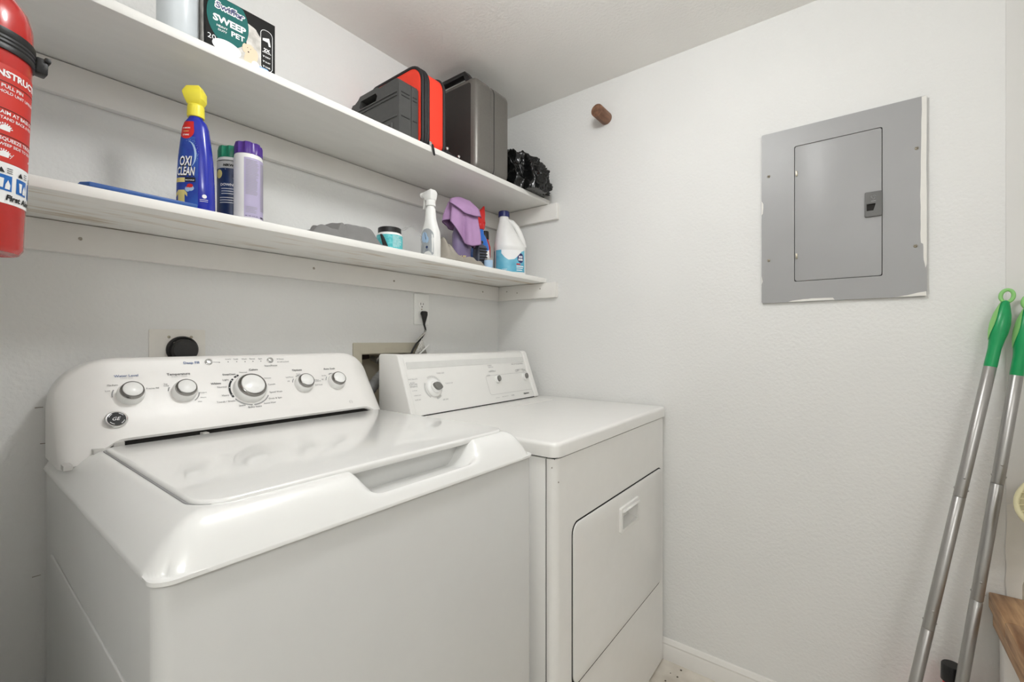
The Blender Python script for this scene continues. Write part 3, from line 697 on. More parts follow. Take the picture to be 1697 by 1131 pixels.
for lo_, hi_ in (((BX0, YB + .095, BZ0), (BX1, YB + .098, BZ1)), ((BX0, YB, BZ0), (BX0 + .003, YB + .095, BZ1)), ((BX1 - .003, YB, BZ0), (BX1, YB + .095, BZ1)), ((BX0 + .003, YB, BZ0), (BX1 - .003, YB + .095, BZ0 + .003)), ((BX0 + .003, YB, BZ1 - .003), (BX1 - .003, YB + .095, BZ1))):
    g.box(lo_, hi_)
obj('pan', g, 'box_inside', lb)
ef = lambda x, z: Vector((x, YB - .0063, z)); g = G().grid(.965, .999, 1.100, 1.103, 4, 1, ef).grid(.968, .996, 1.095, 1.098, 4, 1, ef); obj('embossed_lettering', g, 'box_inside', lb)
vv = obj('valve', G().lathe([(0, 0), (.009, 0), (.009, .02), (.013, .022), (.013, .034), (.010, .036), (.010, .05), (0, .05)], (.950, YB + .05, 1.066), (.25, -1, -.25), 16), 'valve_metal', lb)
obj('valve_handle', G().obox((.912, YB + .055, 1.072), ((1, 0, .1), (0, 1, 0), (-.1, 0, 1)), (.028, .008, .010)), 'rust_dark', lb, bevel=.003)
obj('supply_nut', G().lathe([(.012, 0), (.012, .014), (.008, .016), (0, .016)], (.962, YB + .0, 1.055), (.5, -.6, -.4), 6), 'valve_metal', lb)
hp = []
for i in range(61):
    t = i / 60; hp.append(Vector((1.005 - .165 * t, YB - .032 - .006 * t, 1.052 - .055 * t - .085 * t * t)))
obj_ = obj('drain_hose', G().tube(hp, [.0185 + .0014 * math.sin(i * 2.1) for i in range(61)], 14), 'hose_grey', smooth=70)
tag(obj_, 'grey ribbed drain hose running into the recessed laundry box', 'hose')

# ------------------------------------------------------------------ fire extinguisher on the left wall
fe = thing('fire_extinguisher', 'red fire extinguisher with a black strap, hanging at the left edge', 'fire extinguisher', (.033, .86, 1.238))
ER = .0455
eo = Vector((.0285, .86, 1.238)); eax = Vector((.034, 0, 1)).normalized(); ex, ey, _ = frame_from(eax, (1, 0, 0))
def ept(ang, h, r): return eo + eax * h + (ex * math.cos(ang) + ey * math.sin(ang)) * r
obj('cylinder', G().lathe([(0, .004), (.036, .002), (.042, 0), (ER, .006), (ER, .275), (.0445, .292), (.040, .308), (.031, .322), (.020, .331), (.016, .335), (.016, .345), (0, .345)], eo, eax, 48, (1, 0, 0)), 'ext_red', fe, smooth=50)
obj('neck_collar', G().lathe([(.016, .336), (.019, .338), (.019, .356), (.014, .36), (.014, .372), (0, .372)], eo, eax, 24), 'black_plastic', fe)
vl = obj('valve_head', G().obox(eo + eax * .385, (ex, ey, eax), (.022, .014, .016)), 'black_plastic', fe, bevel=.004)
obj('lever', G().obox(eo + eax * .412 + ex * .03, ((ex + eax * .2).normalized(), ey, (eax - ex * .2).normalized()), (.055, .011, .004)), 'black_plastic', vl, bevel=.002)
obj('carry_handle', G().obox(eo + eax * .380 + ex * .04, ((ex - eax * .1).normalized(), ey, (eax + ex * .1).normalized()), (.045, .010, .004)), 'black_plastic', vl, bevel=.002)
obj('safety_pin', G().tube([eo + eax * .40 + ey * (-.016) + (ex * math.cos(a) + eax * math.sin(a)) * .011 for a in (2 * math.pi * k / 20 for k in range(20))], .0015, 6, closed=True), 'chrome', vl)
st_ = obj('strap', G().lathe([(ER - .002, .244), (ER + .0022, .244), (ER + .0026, .249), (ER + .0018, .251), (ER + .0026, .253), (ER + .0018, .256), (ER + .0026, .258), (ER + .0018, .261), (ER + .0026, .263), (ER + .0022, .270), (ER - .002, .270)], eo, eax, 48), 'black_plastic', fe, smooth=30)
a0 = R(6)
cc = ept(a0, .257, ER + .0075)
rad = (ept(a0, 0, 1) - ept(a0, 0, 0)).normalized(); tan = eax.cross(rad)
obj('buckle', G().obox(cc, (rad, tan, eax), (.006, .009, .0105)), 'black_plastic', st_, bevel=.002)
obj('buckle_lip', G().obox(cc + rad * .005 + eax * .009, (rad, tan, eax), (.003, .011, .003)), 'black_plastic', st_, bevel=.001)
obj('wall_bracket', G().box((XL, .845, 1.26), (eo.x - ER + .012, .875, 1.53)), 'black_plastic', fe, bevel=.003)
def ecf(h, ang0=0.): return lambda a, z: ept(ang0 + a / ER, z, ER + h)
A0 = R(-75)
obj('instruction_label', G().grid(0, R(150) * ER, .108, .226, 40, 2, ecf(.0004, A0)), 'ext_label_red', fe)
obj('class_label', G().grid(0, R(150) * ER, .058, .1075, 40, 2, ecf(.0004, A0)), 'print_white', fe)
E1 = ecf(.0008, R(-77)); g = G()
g.text('INSTRUCTIONS', E1, -.001, .2115, width=.078, bold=.04)
for i, (n_, ta, tb) in enumerate((('1', 'PULL PIN', 'HOLD UNIT UPRIGHT'), ('2', 'AIM AT BASE OF FIRE', 'STAND BACK 6 FEET'), ('3', 'SQUEEZE TRIGGER', 'SWEEP SIDE TO SIDE'))):
    z = .198 - i * .032; 
    g.text(n_, E1, -.004, z - .006, size=.013, bold=.05); g.text(ta, E1, .007, z, size=.006, bold=.02); g.text(tb, E1, .005, z - .0065, size=.005, bold=.015)
    if i:
        for k in range(9):
            a = R(20 + 140 * k / 8); p = [(.012 + .0085 * math.cos(a + d) * q, z - .019 + .0085 * math.sin(a + d) * q) for d, q in ((-.08, .75), (.08, .75), (.08, 1), (-.08, 1))]
            g.add([E1(*q) for q in p], [(0, 1, 2, 3)])
        g.add([E1(*q) for q in ((.007, z - .020), (.017, z - .020), (.018, z - .014), (.012, z - .0125), (.008, z - .015))], [(0, 1, 2, 3, 4)])
g.add([E1(*q) for q in ((.018, .1135), (.05, .119), (.05, .1215), (.022, .120))], [(0, 1, 2, 3)])
obj('white_lettering', g, 'print_white', fe)
g = G()
for z in (.2045, .172, .140): g.grid(-.01, .09, z, z + .0008, 30, 1, E1)
obj('divider_line', g, 'rust_dark', fe)
g = G()
for x in (.0055, .0275, .0495): g.grid(x, x + .0165, .0735, .0925, 8, 2, E1)
obj('pictogram', g, 'picto_blue', fe)
g = G(); E2 = ecf(.0012, R(-77))
for x in (.0055, .0275, .0495):
    g.add([E2(x + a, b) for a, b in ((.003, .088), (.008, .088), (.0072, .0765), (.0042, .0765))], [(0, 1, 2, 3)])
    g.add([E2(x + a, b) for a, b in ((.009, .0755), (.014, .0755), (.0145, .081), (.012, .087), (.0095, .081))], [(0, 1, 2, 3, 4)])
obj('pictogram_flame', g, 'print_white', fe)
g = G().text('First Alert', E2, .016, .0625, width=.040, bold=.04, shear=.15)
for x, ch in ((.007, 'A'), (.029, 'B'), (.051, 'C')):
    g.add([E2(x + a, .095 + b) for a, b in ((0, 0), (.007, 0), (.0035, .006))], [(0, 1, 2)])
    for k in range(3): g.add([E2(x + .009 + a, .0955 + k * .0026 + b) for a, b in ((0, 0), (.006, 0), (.006, .0008), (0, .0008))], [(0, 1, 2, 3)])
obj('black_lettering', g, 'print_black', fe)

# ------------------------------------------------------------------ bottle helpers
def srings(tab, n=40, e=2.0):
    """tab rows (z, half width, half depth[, exponent[, x shift]]) -> rings of superellipses"""
    out = []
    for row in tab:
        z, a, b = row[:3]; q = row[3] if len(row) > 3 else e; sx = row[4] if len(row) > 4 else 0
        rg = []
        for k in range(n):
            t = 2 * math.pi * k / n; c, s_ = math.cos(t), math.sin(t)
            rg.append(Vector((sx + a * math.copysign(abs(c) ** (2 / q), c), b * math.copysign(abs(s_) ** (2 / q), s_), z)))
        out.append(rg)
    return out
def row_at(tab, z):
    for r0, r1 in zip(tab, tab[1:]):
        if r0[0] <= z <= r1[0] and r1[0] > r0[0]:
            t = (z - r0[0]) / (r1[0] - r0[0]); return [r0[i] + (r1[i] - r0[i]) * t for i in range(3)] + [r0[3] + (r1[3] - r0[3]) * t if len(r0) > 3 else 2.0]
    return list(tab[-1][:3]) + [tab[-1][3] if len(tab[-1]) > 3 else 2.0]
def face_map(tab, off, side=-1):
    """flat (x, z) -> point on the front (-y) side of a lofted bottle"""
    def fn(x, z):
        _, a, b, q = row_at(tab, z); u = min(abs(x) / a, .995)
        return Vector((x, side * (b * (1 - u ** q) ** (1 / q) + off), z))
    return fn
def disc(g, fn, cx, cz, rx, rz, n=20, a0=0, a1=360):
    an = [R(a0 + (a1 - a0) * k / n) for k in range(n + 1)]; m = 4 if max(rx, rz) > .004 else 1
    v = [fn(cx, cz)] + [fn(cx + rx * q / m * math.cos(a), cz + rz * q / m * math.sin(a)) for q in range(1, m + 1) for a in an]
    f = [(0, k + 1, k + 2) for k in range(n)]
    for q in range(m - 1):
        o = 1 + q * (n + 1); f += [(o + k, o + n + 1 + k, o + n + 2 + k, o + k + 1) for k in range(n)]
    g.add(v, f); return g
def bars(g, fn, x0, x1, z0, z1, n, rnd=.25, frac=.45):
    for k in range(n):
        z = z0 + (z1 - z0) * k / max(n - 1, 1); h = abs(z1 - z0) / n * frac
        g.grid(x0, x1 - (x1 - x0) * rnd * random.random(), z, z + h, 6, 1, fn)
    return g
def cylmap(r, off, a0): return lambda x, z: Vector(((r + off) * math.cos(a0 + x / r), (r + off) * math.sin(a0 + x / r), z))

# ------------------------------------------------------------------ lower shelf, left to right
o = obj('folder', G().plate([(-.075, -.045), (.085, -.045), (.085, .06), (-.085, .06), (-.085, -.03)], [], lambda x, y, h: Vector((x, y, h)), 0, .0085), 'blue_folder', world=False, bevel=(.0015, 2))
o.location = (.240, 1.086, T1 + .0002); o.rotation_euler = (0, 0, R(1.5))
tag(o, 'thin flat blue folder lying on the lower shelf beside the blue spray bottle', 'folder')

# stain remover spray bottle
t = thing('spray_bottle', 'blue stain remover bottle with a yellow trigger cap on the lower shelf', 'spray bottle', (.337, 1.088, T1), R(-44)); t.scale = (.80, .80, .925)
tab = [(0, .040, .023, 2.6), (.004, .043, .026, 2.8), (.06, .0415, .0265, 2.8), (.12, .0385, .0255, 2.6), (.165, .033, .0235, 2.4), (.190, .0295, .0215, 2.2), (.202, .025, .0195, 2.1), (.211, .0165, .0165, 2), (.216, .0150, .0150, 2), (.224, .0150, .0150, 2)]
obj('bottle', G().loft(srings(tab)), 'bottle_blue', t, world=False, smooth=50)
F1, F2, F3, F4 = [face_map(tab, k) for k in (.0004, .0008, .0012, .0016)]
obj('label', G().grid(-.037, .018, .012, .165, 20, 24, lambda x, z: F1(x * (.8 if z > .13 else 1) - (.004 if z > .13 else 0), z)), 'label_blue', t, world=False)
lb_ = G()
for k in range(2):
    pts = [(.020 * math.cos(a) + (-.006), .125 + .030 * math.sin(a)) for a in (R(-80 + 170 * i / 20) for i in range(21))]
    for i in range(20):
        w_ = .0022 * math.sin(math.pi * (i + .5) / 20)
        lb_.add([F2(*pts[i]), F2(*pts[i + 1]), F2(pts[i + 1][0] - w_ * (k + 1), pts[i + 1][1] - w_), F2(pts[i][0] - w_ * (k + 1), pts[i][1] - w_)], [(0, 1, 2, 3)])
random.seed(3)
for k in range(40):
    a = R(random.uniform(-70, 110)); q = random.uniform(.85, 1.15); disc(lb_, F2, .020 * q * math.cos(a) - .004, .126 + .031 * q * math.sin(a), .0005, .0005, 6)
disc(lb_, F2, .001, .050, .008, .006, 16); disc(lb_, face_map(tab, .00095), -.006, .048, .006, .006, 16)
obj('print_swirl', lb_, 'label_pale', t, world=False)
g = disc(G(), F2, -.011, .178, .0185, .0180, 24); FS = face_map(tab, .00095); g.grid(-.0275, .0072, .180, .200, 10, 4, lambda x, z: FS(x * (1 - (z - .18) * 14), z)); obj('print_seal', g, 'red', t, world=False)
g = G().text('STUBBORN', F3, -.012, .183, width=.020, align='C', bold=.03); g.text('STAINS', F3, -.012, .167, width=.016, align='C', bold=.03); obj('seal_lettering', g, 'print_white', t, world=False)
g = G().text('TOUGH', F3, -.012, .1755, width=.014, align='C', bold=.02); obj('seal_lettering_orange', g, 'tan', t, world=False)
g = G()
tall = lambda fn, z0, k: (lambda x, z: fn(x, z0 + (z - z0) * k))
g.text('OXI', tall(F3, .099, 1.75), -.026, .099, width=.031, bold=.075, shear=.2); g.text('CLEAN', tall(F3, .0775, 1.85), -.033, .0775, width=.045, bold=.075, shear=.2)
obj('black_lettering', g, 'print_black', t, world=False)
g = G().text('OXI', tall(F4, .1, 1.75), -.0255, .1, width=.030, bold=.025, shear=.2); g.text('CLEAN', tall(F4, .0785, 1.85), -.0325, .0785, width=.044, bold=.025, shear=.2); obj('white_lettering', g, 'print_white', t, world=False)
obj('print_banner', G().grid(-.012, .012, .064, .074, 10, 2, F2), 'print_black', t, world=False)
obj('print_banner_gold', G().grid(-.036, -.0125, .063, .073, 10, 2, F2), 'tan', t, world=False)
g = G().text('MAX FORCE', F3, -.0105, .0665, width=.020, bold=.02); obj('banner_lettering', g, 'print_white', t, world=False)
g = G(); 
g.grid(-.030, -.013, .018, .046, 8, 8, F2); g.grid(0, 1, 0, 1, 3, 3, lambda a, b: F2(-.0302 - .006 * a, .045 - .008 * b - .006 * a)); g.grid(0, 1, 0, 1, 3, 3, lambda a, b: F2(-.0128 + .006 * a, .045 - .008 * b - .006 * a))
obj('print_shirt', g, 'tan', t, world=False)
FS = face_map(tab, .0014); g = disc(G(), F3, .000, .0555, .0075, .0045, 7); g.add([FS(*p) for p in ((-.010, .051), (.004, .053), (-.002, .060))], [(0, 1, 2)]); obj('print_cloth', g, 'red', t, world=False)
g = disc(G(), F2, .031, .034, .0045, .0045, 18); bars(g, F2, .0215, .039, .0262, .0225, 2, .1); g.text('12 FL OZ', F2, -.020, .008, width=.014); obj('print_mark', g, 'print_white', t, world=False)
cp = obj('collar', G().lathe([(.0145, .214), (.0185, .215), (.0192, .219), (.0185, .240), (.016, .243), (0, .243)], n=36, wob=lambda a, h: 1 + .012 * math.cos(a * 24) if h > .216 else 1), 'yellow', t, world=False, smooth=30)
hd = [[(-.016, -.012, .242), (.014, -.012, .242), (.014, .012, .242), (-.016, .012, .242)], [(-.022, -.016, .256), (.020, -.016, .254), (.020, .016, .254), (-.022, .016, .256)], [(-.026, -.018, .268), (.020, -.016, .272), (.020, .016, .272), (-.026, .018, .268)], [(-.018, -.012, .284), (.012, -.011, .286), (.012, .011, .286), (-.018, .012, .284)]]
obj('sprayer_head', G().loft([[Vector(p) for p in r_] for r_ in hd]), 'yellow', t, world=False, bevel=(.003, 2), smooth=25)

def fluted_can(label, x, y, r, h, capmat, rz, caph=.026):
    t = thing('wash_bottle', label, 'bottle', (x, y, T1), rz)
    obj('body', G().lathe([(0, 0), (r * .94, 0), (r, .004), (r, h - .012), (r * .985, h - .005), (r * .95, h), (0, h)], n=44), 'white_plastic', t, world=False, smooth=50)
    obj('cap', G().lathe([(r * .90, h - .001), (r * .985, h), (r * .99, h + caph * .3), (r * .985, h + caph * .8), (r * .93, h + caph), (r * .75, h + caph * 1.02), (0, h + caph * .9)], n=72, wob=lambda a, z: 1 - (.13 * max(0, math.sin(a * 7)) ** .5 if z > h + caph * .28 else 0)), capmat, t, world=False, smooth=30)
    return t
c = onY(411, 300, 1.085); r_ = .0285
t = fluted_can('white wash bottle with purple fluted cap and lilac label, lower shelf', c.x, 1.083, r_, .149, 'cap_purple', 0)
A = cylmap(r_, .0004, R(-165)); B = cylmap(r_, .0008, R(-165))
obj('label', G().grid(.018, .085, .008, .139, 36, 2, A), 'lilac', t, world=False)
g = bars(G(), B, .021, .048, .133, .058, 26, .25, .35); bars(g, B, .021, .046, .030, .018, 5, .3, .35); bars(g, B, .052, .082, .130, .026, 40, .1, .35); 
obj('fine_print_lettering', g, 'print_grey', t, world=False)
g = G().text('NIKWAX', B, .052, .0095, width=.020, bold=.04); g.text('M L 300  10 FL OZ', B, .021, .0095, width=.024, bold=.01); obj('black_lettering', g, 'print_black', t, world=False)
c = onY(383, 300, 1.135)
t = fluted_can('navy label wash bottle with green fluted cap, partly behind the purple-capped one', c.x + .003, 1.135, .030, .148, 'cap_green', 0)
obj('label', G().grid(0, R(200) * .030, .006, .122, 40, 2, cylmap(.030, .0004, R(-215))), 'label_navy', t, world=False)
obj('label_band', G().grid(0, R(200) * .030, .1225, .138, 40, 1, cylmap(.030, .0004, R(-215))), 'print_lightgrey', t, world=False)
B = cylmap(.030, .0009, R(-150)); g = G().text('NIKWAX', B, .002, .126, width=.032, bold=.05, shear=.2); g.grid(-.02, .06, .1385, .1400, 24, 1, B); obj('black_lettering', g, 'print_black', t, world=False)
g = G().text('DOWN', B, -.004, .082, width=.026, bold=.03); g.text('PROOF', B, .023, .082, width=.03, bold=.03); bars(g, B, -.002, .030, .075, .064, 3, .3, .4); bars(g, B, -.006, .032, .055, .044, 3, .2, .4)
g.add([B(.006, .120), B(.040, .120), B(.023, .098)], [(0, 1, 2)]); obj('white_lettering', g, 'print_white', t, world=False)
obj('print_emblem', G().add([cylmap(.030, .0013, R(-150))(*p) for p in ((.010, .1185), (.036, .1185), (.023, .101))], [(0, 1, 2)]), 'label_navy', t, world=False)
obj('print_badge', disc(G(), B, -.008, .109, .008, .010, 14), 'tan', t, world=False)

# ------------------------------------------------------------------ cloth helper: crumpled height field with thickness
def cloth(name, label, pos, L, W, hfun, material, rz=0., seed=1, cat='cloth', nx=70, ny=50, irr=.012):
    g = G(); e = .001
    def fn(u, v):
        nn = nvec(Vector((u * 14 + seed, v * 14, seed)))
        ed = max(abs(u) / (L / 2), abs(v) / (W / 2))
        return Vector((u + nn.x * irr, v + nn.y * irr, max(.0016, hfun(u, v) * sm(0, .22, 1 - ed) + .0016)))
    g.grid(-L / 2, L / 2, -W / 2, W / 2, nx, ny, fn)
    o = obj(name, g, material, world=False, smooth=180, solid=.0022); o.location = pos; o.rotation_euler = (0, 0, rz)
    return tag(o, label, cat)
def folds(u, v, s, k): return abs(noise.noise(Vector((u * k + s, v * k * .5, s)))) 
c = onY(566, 390, 1.10)
def hg(u, v):
    nn = noise.noise(Vector((u * 20, v * 26, 3.3))); n2 = noise.noise(Vector((u * 48, v * 30, 8.1)))
    top = .049 * sm(-.050, -.005, u) * (1 - sm(.060, .105, u)) + .008 * math.exp(-((u - .05) / .03) ** 2)
    low = .028 * sm(-.112, -.075, u) * (1 - sm(-.01, .03, u))
    ridge = .060 * math.exp(-((u + .036 + v * .35) / .015) ** 2)
    return max(top * .78, low * .8, ridge * .72) * (1 + .12 * nn) + .003 * n2 + .0022 * math.sin((u * .6 + v) * 120 + 3 * nn)
cloth('cleaning_cloth', 'crumpled dark grey cloth on the lower shelf left of the teal jar', (.676, 1.105, T1), .225, .115, hg, 'cloth_grey', R(-2), 3, irr=.004, nx=130, ny=80)

t = thing('jar', 'teal labelled white jar with a black lid on the lower shelf', 'jar', (.838, 1.105, T1))
obj('body', G().lathe([(0, 0), (.034, 0), (.0375, .004), (.0375, .048), (.036, .053), (.031, .056), (0, .056)], n=44), 'white_plastic', t, world=False, smooth=50)
obj('label', G().grid(0, 2 * math.pi * .0375, .005, .047, 60, 1, cylmap(.0375, .0005, 0)), 'jar_teal', t, world=False)
obj('lid', G().lathe([(.030, .0555), (.0335, .056), (.0335, .070), (.0315, .0715), (0, .0715)], n=60, wob=lambda a, z: 1 + .008 * math.cos(a * 30)), 'black_plastic', t, world=False, smooth=30)
B = cylmap(.0375, .001, R(-160)); g = bars(G(), B, .030, .062, .042, .012, 9, .4, .3); obj('label_lettering', g, 'print_white', t, world=False)
g = G().loft([[Vector((.783 + dx + a, 1.064 + b, T1 + z)) for a, b in ((-.004 * s_, -.004), (.010 * s_, -.004), (.012 * s_, .003), (-.002 * s_, .003))] for dx, z, s_ in ((.007, .0005, 1.2), (.002, .014, 1), (-.004, .030, .7), (-.007, .038, .35))])
o = obj('scraper', g, 'black_plastic', bevel=.0008); tag(o, 'small black plastic scraper standing between grey cloth and teal jar', 'scraper')

# clear plastic bag
def blobmesh(rx, ry, rz, sub, fn):
    bm = bmesh.new(); bmesh.ops.create_icosphere(bm, subdivisions=sub, radius=1)
    g = G(); v = [fn(p.co.copy(), rx, ry, rz) for p in bm.verts]; f = [tuple(q.index for q in fc.verts) for fc in bm.faces]; bm.free(); g.add(v, f); return g
def bagfn(p, rx, ry, rz):
    n1 = noise.ridged_multi_fractal(p * 1.6 + Vector((4, 1, 2)), 1.0, 2.1, 4, 1.0, 2.0) * .16
    q = Vector((p.x * rx, p.y * ry, p.z * rz)) * (.84 + n1); q.z = max(q.z, -rz * .72); return q
g = blobmesh(.052, .04, .055, 4, bagfn); zmin = min(p.z for p in g.v)
o = obj('plastic_bag', g, 'clear_film', world=False, smooth=180); o.location = (.925, 1.125, T1 - zmin + .0003)
tag(o, 'crumpled clear plastic bag between the teal jar and white spray bottle', 'plastic bag')

# white trigger spray bottle
t = thing('spray_bottle', 'plain white trigger spray bottle at the front of the lower shelf', 'spray bottle', (.984, 1.086, T1), R(90))
tab = [(0, .033, .018, 3), (.003, .0355, .0205, 3.2), (.06, .0355, .0205, 3.2), (.085, .034, .020, 2.8), (.105, .026, .0185, 2.4), (.125, .0195, .0165, 2.2), (.160, .0165, .0150, 2), (.166, .0125, .0125, 2), (.176, .0125, .0125, 2)]
obj('bottle', G().loft(srings(tab)), 'white_plastic', t, world=False, smooth=50)
Fm = face_map(tab, .0006, 1); Fn = face_map(tab, .001, 1); Fo = face_map(tab, .0014, 1)
lo_ = rrect(-.031, .026, .008, .094, (.024, .028, .004, .006), 8)
g = G(); cxl = [(-.0025, .05)]
N_ = len(lo_)
for s0, s1 in ((0, .33), (.33, .66), (.66, 1)):
    g.add([Fm(-.0025 + (p[0] + .0025) * s_, .05 + (p[1] - .05) * s_) for s_ in (s0, s1) for p in lo_], [(k, (k + 1) % N_, N_ + (k + 1) % N_, N_ + k) for k in range(N_)])
obj('label', g, 'label_silver', t, world=False)
g = disc(G(), Fn, .006, .067, .013, .017, 20); disc(g, face_map(tab, .0012, 1), -.006, .058, .008, .011, 16); obj('print_picture', g, 'label_pale', t, world=False)
g = disc(G(), Fo, -.006, .034, .005, .0045, 16); g.add([Fo(*p) for p in ((.004, .082), (.006, .083), (-.001, .058), (-.003, .060))], [(0, 1, 2, 3)]); bars(g, Fo, -.012, .002, .026, .022, 2, .2); obj('print_logo', g, 'label_navy', t, world=False)
obj('collar', G().lathe([(.0155, .170), (.0162, .172), (.0155, .188), (0, .188)], n=36, wob=lambda a, z: 1 + .012 * math.cos(a * 20)), 'white_plastic', t, world=False, smooth=30)
hd = [[(-.014, -.0125, .187), (.013, -.0125, .187), (.013, .0125, .187), (-.014, .0125, .187)], [(-.016, -.014, .198), (.020, -.013, .196), (.020, .013, .196), (-.016, .014, .198)], [(-.018, -.015, .212), (.034, -.011, .206), (.034, .011, .206), (-.018, .015, .212)], [(-.012, -.012, .223), (.030, -.009, .219), (.030, .009, .219), (-.012, .012, .223)]]
hdo = obj('sprayer_head', G().loft([[Vector(p) for p in r_] for r_ in hd]), 'white_plastic', t, world=False, bevel=(.004, 3), smooth=30)
obj('trigger', G().loft([[Vector((x + a, b, z)) for a, b in ((-.003, -.007), (.003, -.007), (.003, .007), (-.003, .007))] for x, z in ((.020, .200), (.024, .188), (.024, .176), (.029, .164))]), 'white_plastic', t, world=False, bevel=.001)
obj('nozzle', G().lathe([(.008, 0), (.009, .002), (.009, .010), (0, .010)], (.032, 0, .2125), (1, 0, 0), 16), 'white_plastic', t, world=False)

# taupe cloth folded along the front of the shelf
c = onY(775, 425, 1.06)
def ht(u, v):
    r = .020 * (.6 + .8 * folds(u, v, 5, 16)) * sm(.12, .09, abs(u)) * sm(.036, .018, abs(v)) 
    flap = .062 * math.exp(-((u + .078 + v * .3) / .016) ** 2) * sm(-.03, .01, v) + .042 * math.exp(-((u + .048) / .012) ** 2) * sm(-.03, .015, v)
    return r + flap + .004 * folds(u, v, 2, 50)
cloth('cleaning_cloth', 'folded taupe cloth along the shelf front below the purple cloth', (1.108, 1.071, T1), .20, .058, ht, 'cloth_taupe', 0, 11, irr=.006)

# two bottles under the purple cloth
t = thing('detergent_bottle', 'purple bottle standing on the lower shelf under the purple cloth', 'bottle', (1.172, 1.130, T1), R(-25))
tab = [(0, .031, .020, 3), (.004, .033, .022, 3), (.12, .033, .022, 3), (.16, .022, .018, 2.4), (.19, .012, .012, 2), (.215, .012, .012, 2)]
obj('body', G().loft(srings(tab)), 'purple_plastic', t, world=False, smooth=50)
obj('cap', G().lathe([(.0135, .212), (.0145, .213), (.014, .230), (0, .231)], n=24), 'cap_purple', t, world=False)
Fm = face_map(tab, .0006); g = G().text('OUT', Fm, -.024, .030, width=.034, bold=.04, shear=.15); obj('label_lettering', g, 'tan', t, world=False)
t = thing('ribbed_bottle', 'slate grey ribbed bottle on the lower shelf right of the purple bottle', 'bottle', (1.245, 1.106, T1), R(-20))
tab = [(0, .020, .018, 4), (.003, .022, .020, 4), (.085, .022, .020, 4), (.090, .016, .016, 3), (.094, .011, .011, 2), (.10, .011, .011, 2)]
obj('body', G().loft(srings(tab)), 'slate_plastic', t, world=False, smooth=50)
for k in range(7): obj('rib', G().box((-.012, -.0222, .010 + k * .0105), (.020, -.0192, .015 + k * .0105)), 'black_plastic', t, world=False, bevel=.0008)
obj('cap', G().lathe([(.012, .098), (.013, .099), (.0125, .106), (0, .107)], n=24), 'black_plastic', t, world=False)
# purple cloth draped over them
g = G(); nt_, ns = 120, 44
O_ = Vector((1.182, 1.130, T1 + .248))
rows = []
for j in range(ns + 1):
    s_ = j / ns; row = []
    for i in range(nt_):
        a = 2 * math.pi * i / nt_
        fold = math.cos(a * 5 + 1.1 * math.sin(a * 2) + .8) * .35 + math.cos(a * 11 + 2) * .12
        rad = .005 + .046 * sm(0, .34, s_) + .007 * s_
        rad *= 1 + fold * sm(.12, .9, s_) * .72
        drop = .010 * s_ + .118 * max(0, s_ - .12) / .88
        ln_ = 1 + .35 * math.cos(a + .9) + .12 * math.cos(3 * a)
        z = -.004 * s_ - drop * max(.55, min(ln_, 1.35)) + .006 * math.cos(a * 2) * sm(.0, .2, s_)
        row.append(Vector((O_.x + rad * 1.12 * math.cos(a), min(O_.y + rad * .86 * math.sin(a), YB - .03), max(O_.z + z, T1 + .035))))
    rows.append(row)
g.loft(rows, True, False)
pc_ = obj('draped_cloth', g, 'cloth_purple', smooth=180, solid=.0018)
tag(pc_, 'lilac purple cloth draped over bottles at the shelf centre right', 'cloth')
obj('hem', G().tube([p for p in rows[-1]], .0016, 6, closed=True), 'cloth_hem', pc_, smooth=180)
g = G(); fl = []
for j in range(0, 21):
    row = []
    for i in range(58, 104):
        p = rows[j][i % nt_]; ee = min(i - 58, 103 - i) / 8
        d_ = Vector((p.x - O_.x, p.y - O_.y, 0)); d_ = d_.normalized() if d_.length > 1e-6 else d_
        row.append(p + d_ * (.003 + .009 * (j / 20) ** 2) + Vector((0, 0, .0022)))
    fl.append(row)
g.loft(fl, False, False, closed=False); flp = obj('folded_flap', g, 'cloth_purple', pc_, smooth=180, solid=.0018)
obj('flap_hem', G().tube(fl[-1], .0018, 6), 'cloth_hem', pc_, smooth=180)
g = G()

# blue and white cleaner with red trigger
t = thing('cleaner_bottle', 'blue and white cleaner bottle with a red trigger behind the purple cloth', 'spray bottle', (1.296, 1.150, T1), R(-10))
tab = [(0, .036, .022, 3), (.004, .039, .025, 3), (.07, .039, .025, 3), (.105, .036, .024, 2.6), (.132, .026, .021, 2.3), (.148, .015, .015, 2), (.17, .0125, .0125, 2)]
obj('bottle', G().loft(srings(tab)), 'blue_plastic', t, world=False, smooth=50)
Fm = face_map(tab, .0006); Fn = face_map(tab, .001)
obj('label', G().grid(-.038, .038, .006, .075, 24, 6, lambda x, z: Fm(x, z + (.018 * (x / .038) if z > .07 else 0) )), 'print_white', t, world=False)
g = bars(G(), Fn, -.03, .0, .042, .034, 2, .3); obj('label_lettering', g, 'label_navy', t, world=False)
g = G(); N_ = 24
g.add([Fn(-.022 + q * math.cos(2 * math.pi * k / N_), .092 + q * 1.2 * math.sin(2 * math.pi * k / N_)) for q in (.007, .0085) for k in range(N_)], [(k, (k + 1) % N_, N_ + (k + 1) % N_, N_ + k) for k in range(N_)])
obj('print_ring', g, 'tan', t, world=False)
obj('collar', G().lathe([(.015, .166), (.0165, .168), (.0155, .188), (0, .188)], n=24), 'red', t, world=False)
hd = [[(-.016, -.010, .187), (.010, -.010, .187), (.010, .010, .187), (-.016, .010, .187)], [(-.020, -.011, .205), (.016, -.011, .205), (.016, .011, .205), (-.020, .011, .205)], [(-.030, -.009, .222), (.020, -.008, .226), (.020, .008, .226), (-.030, .009, .222)], [(-.006, -.006, .232), (.018, -.006, .262), (.018, .006, .262), (-.006, .006, .236)]]
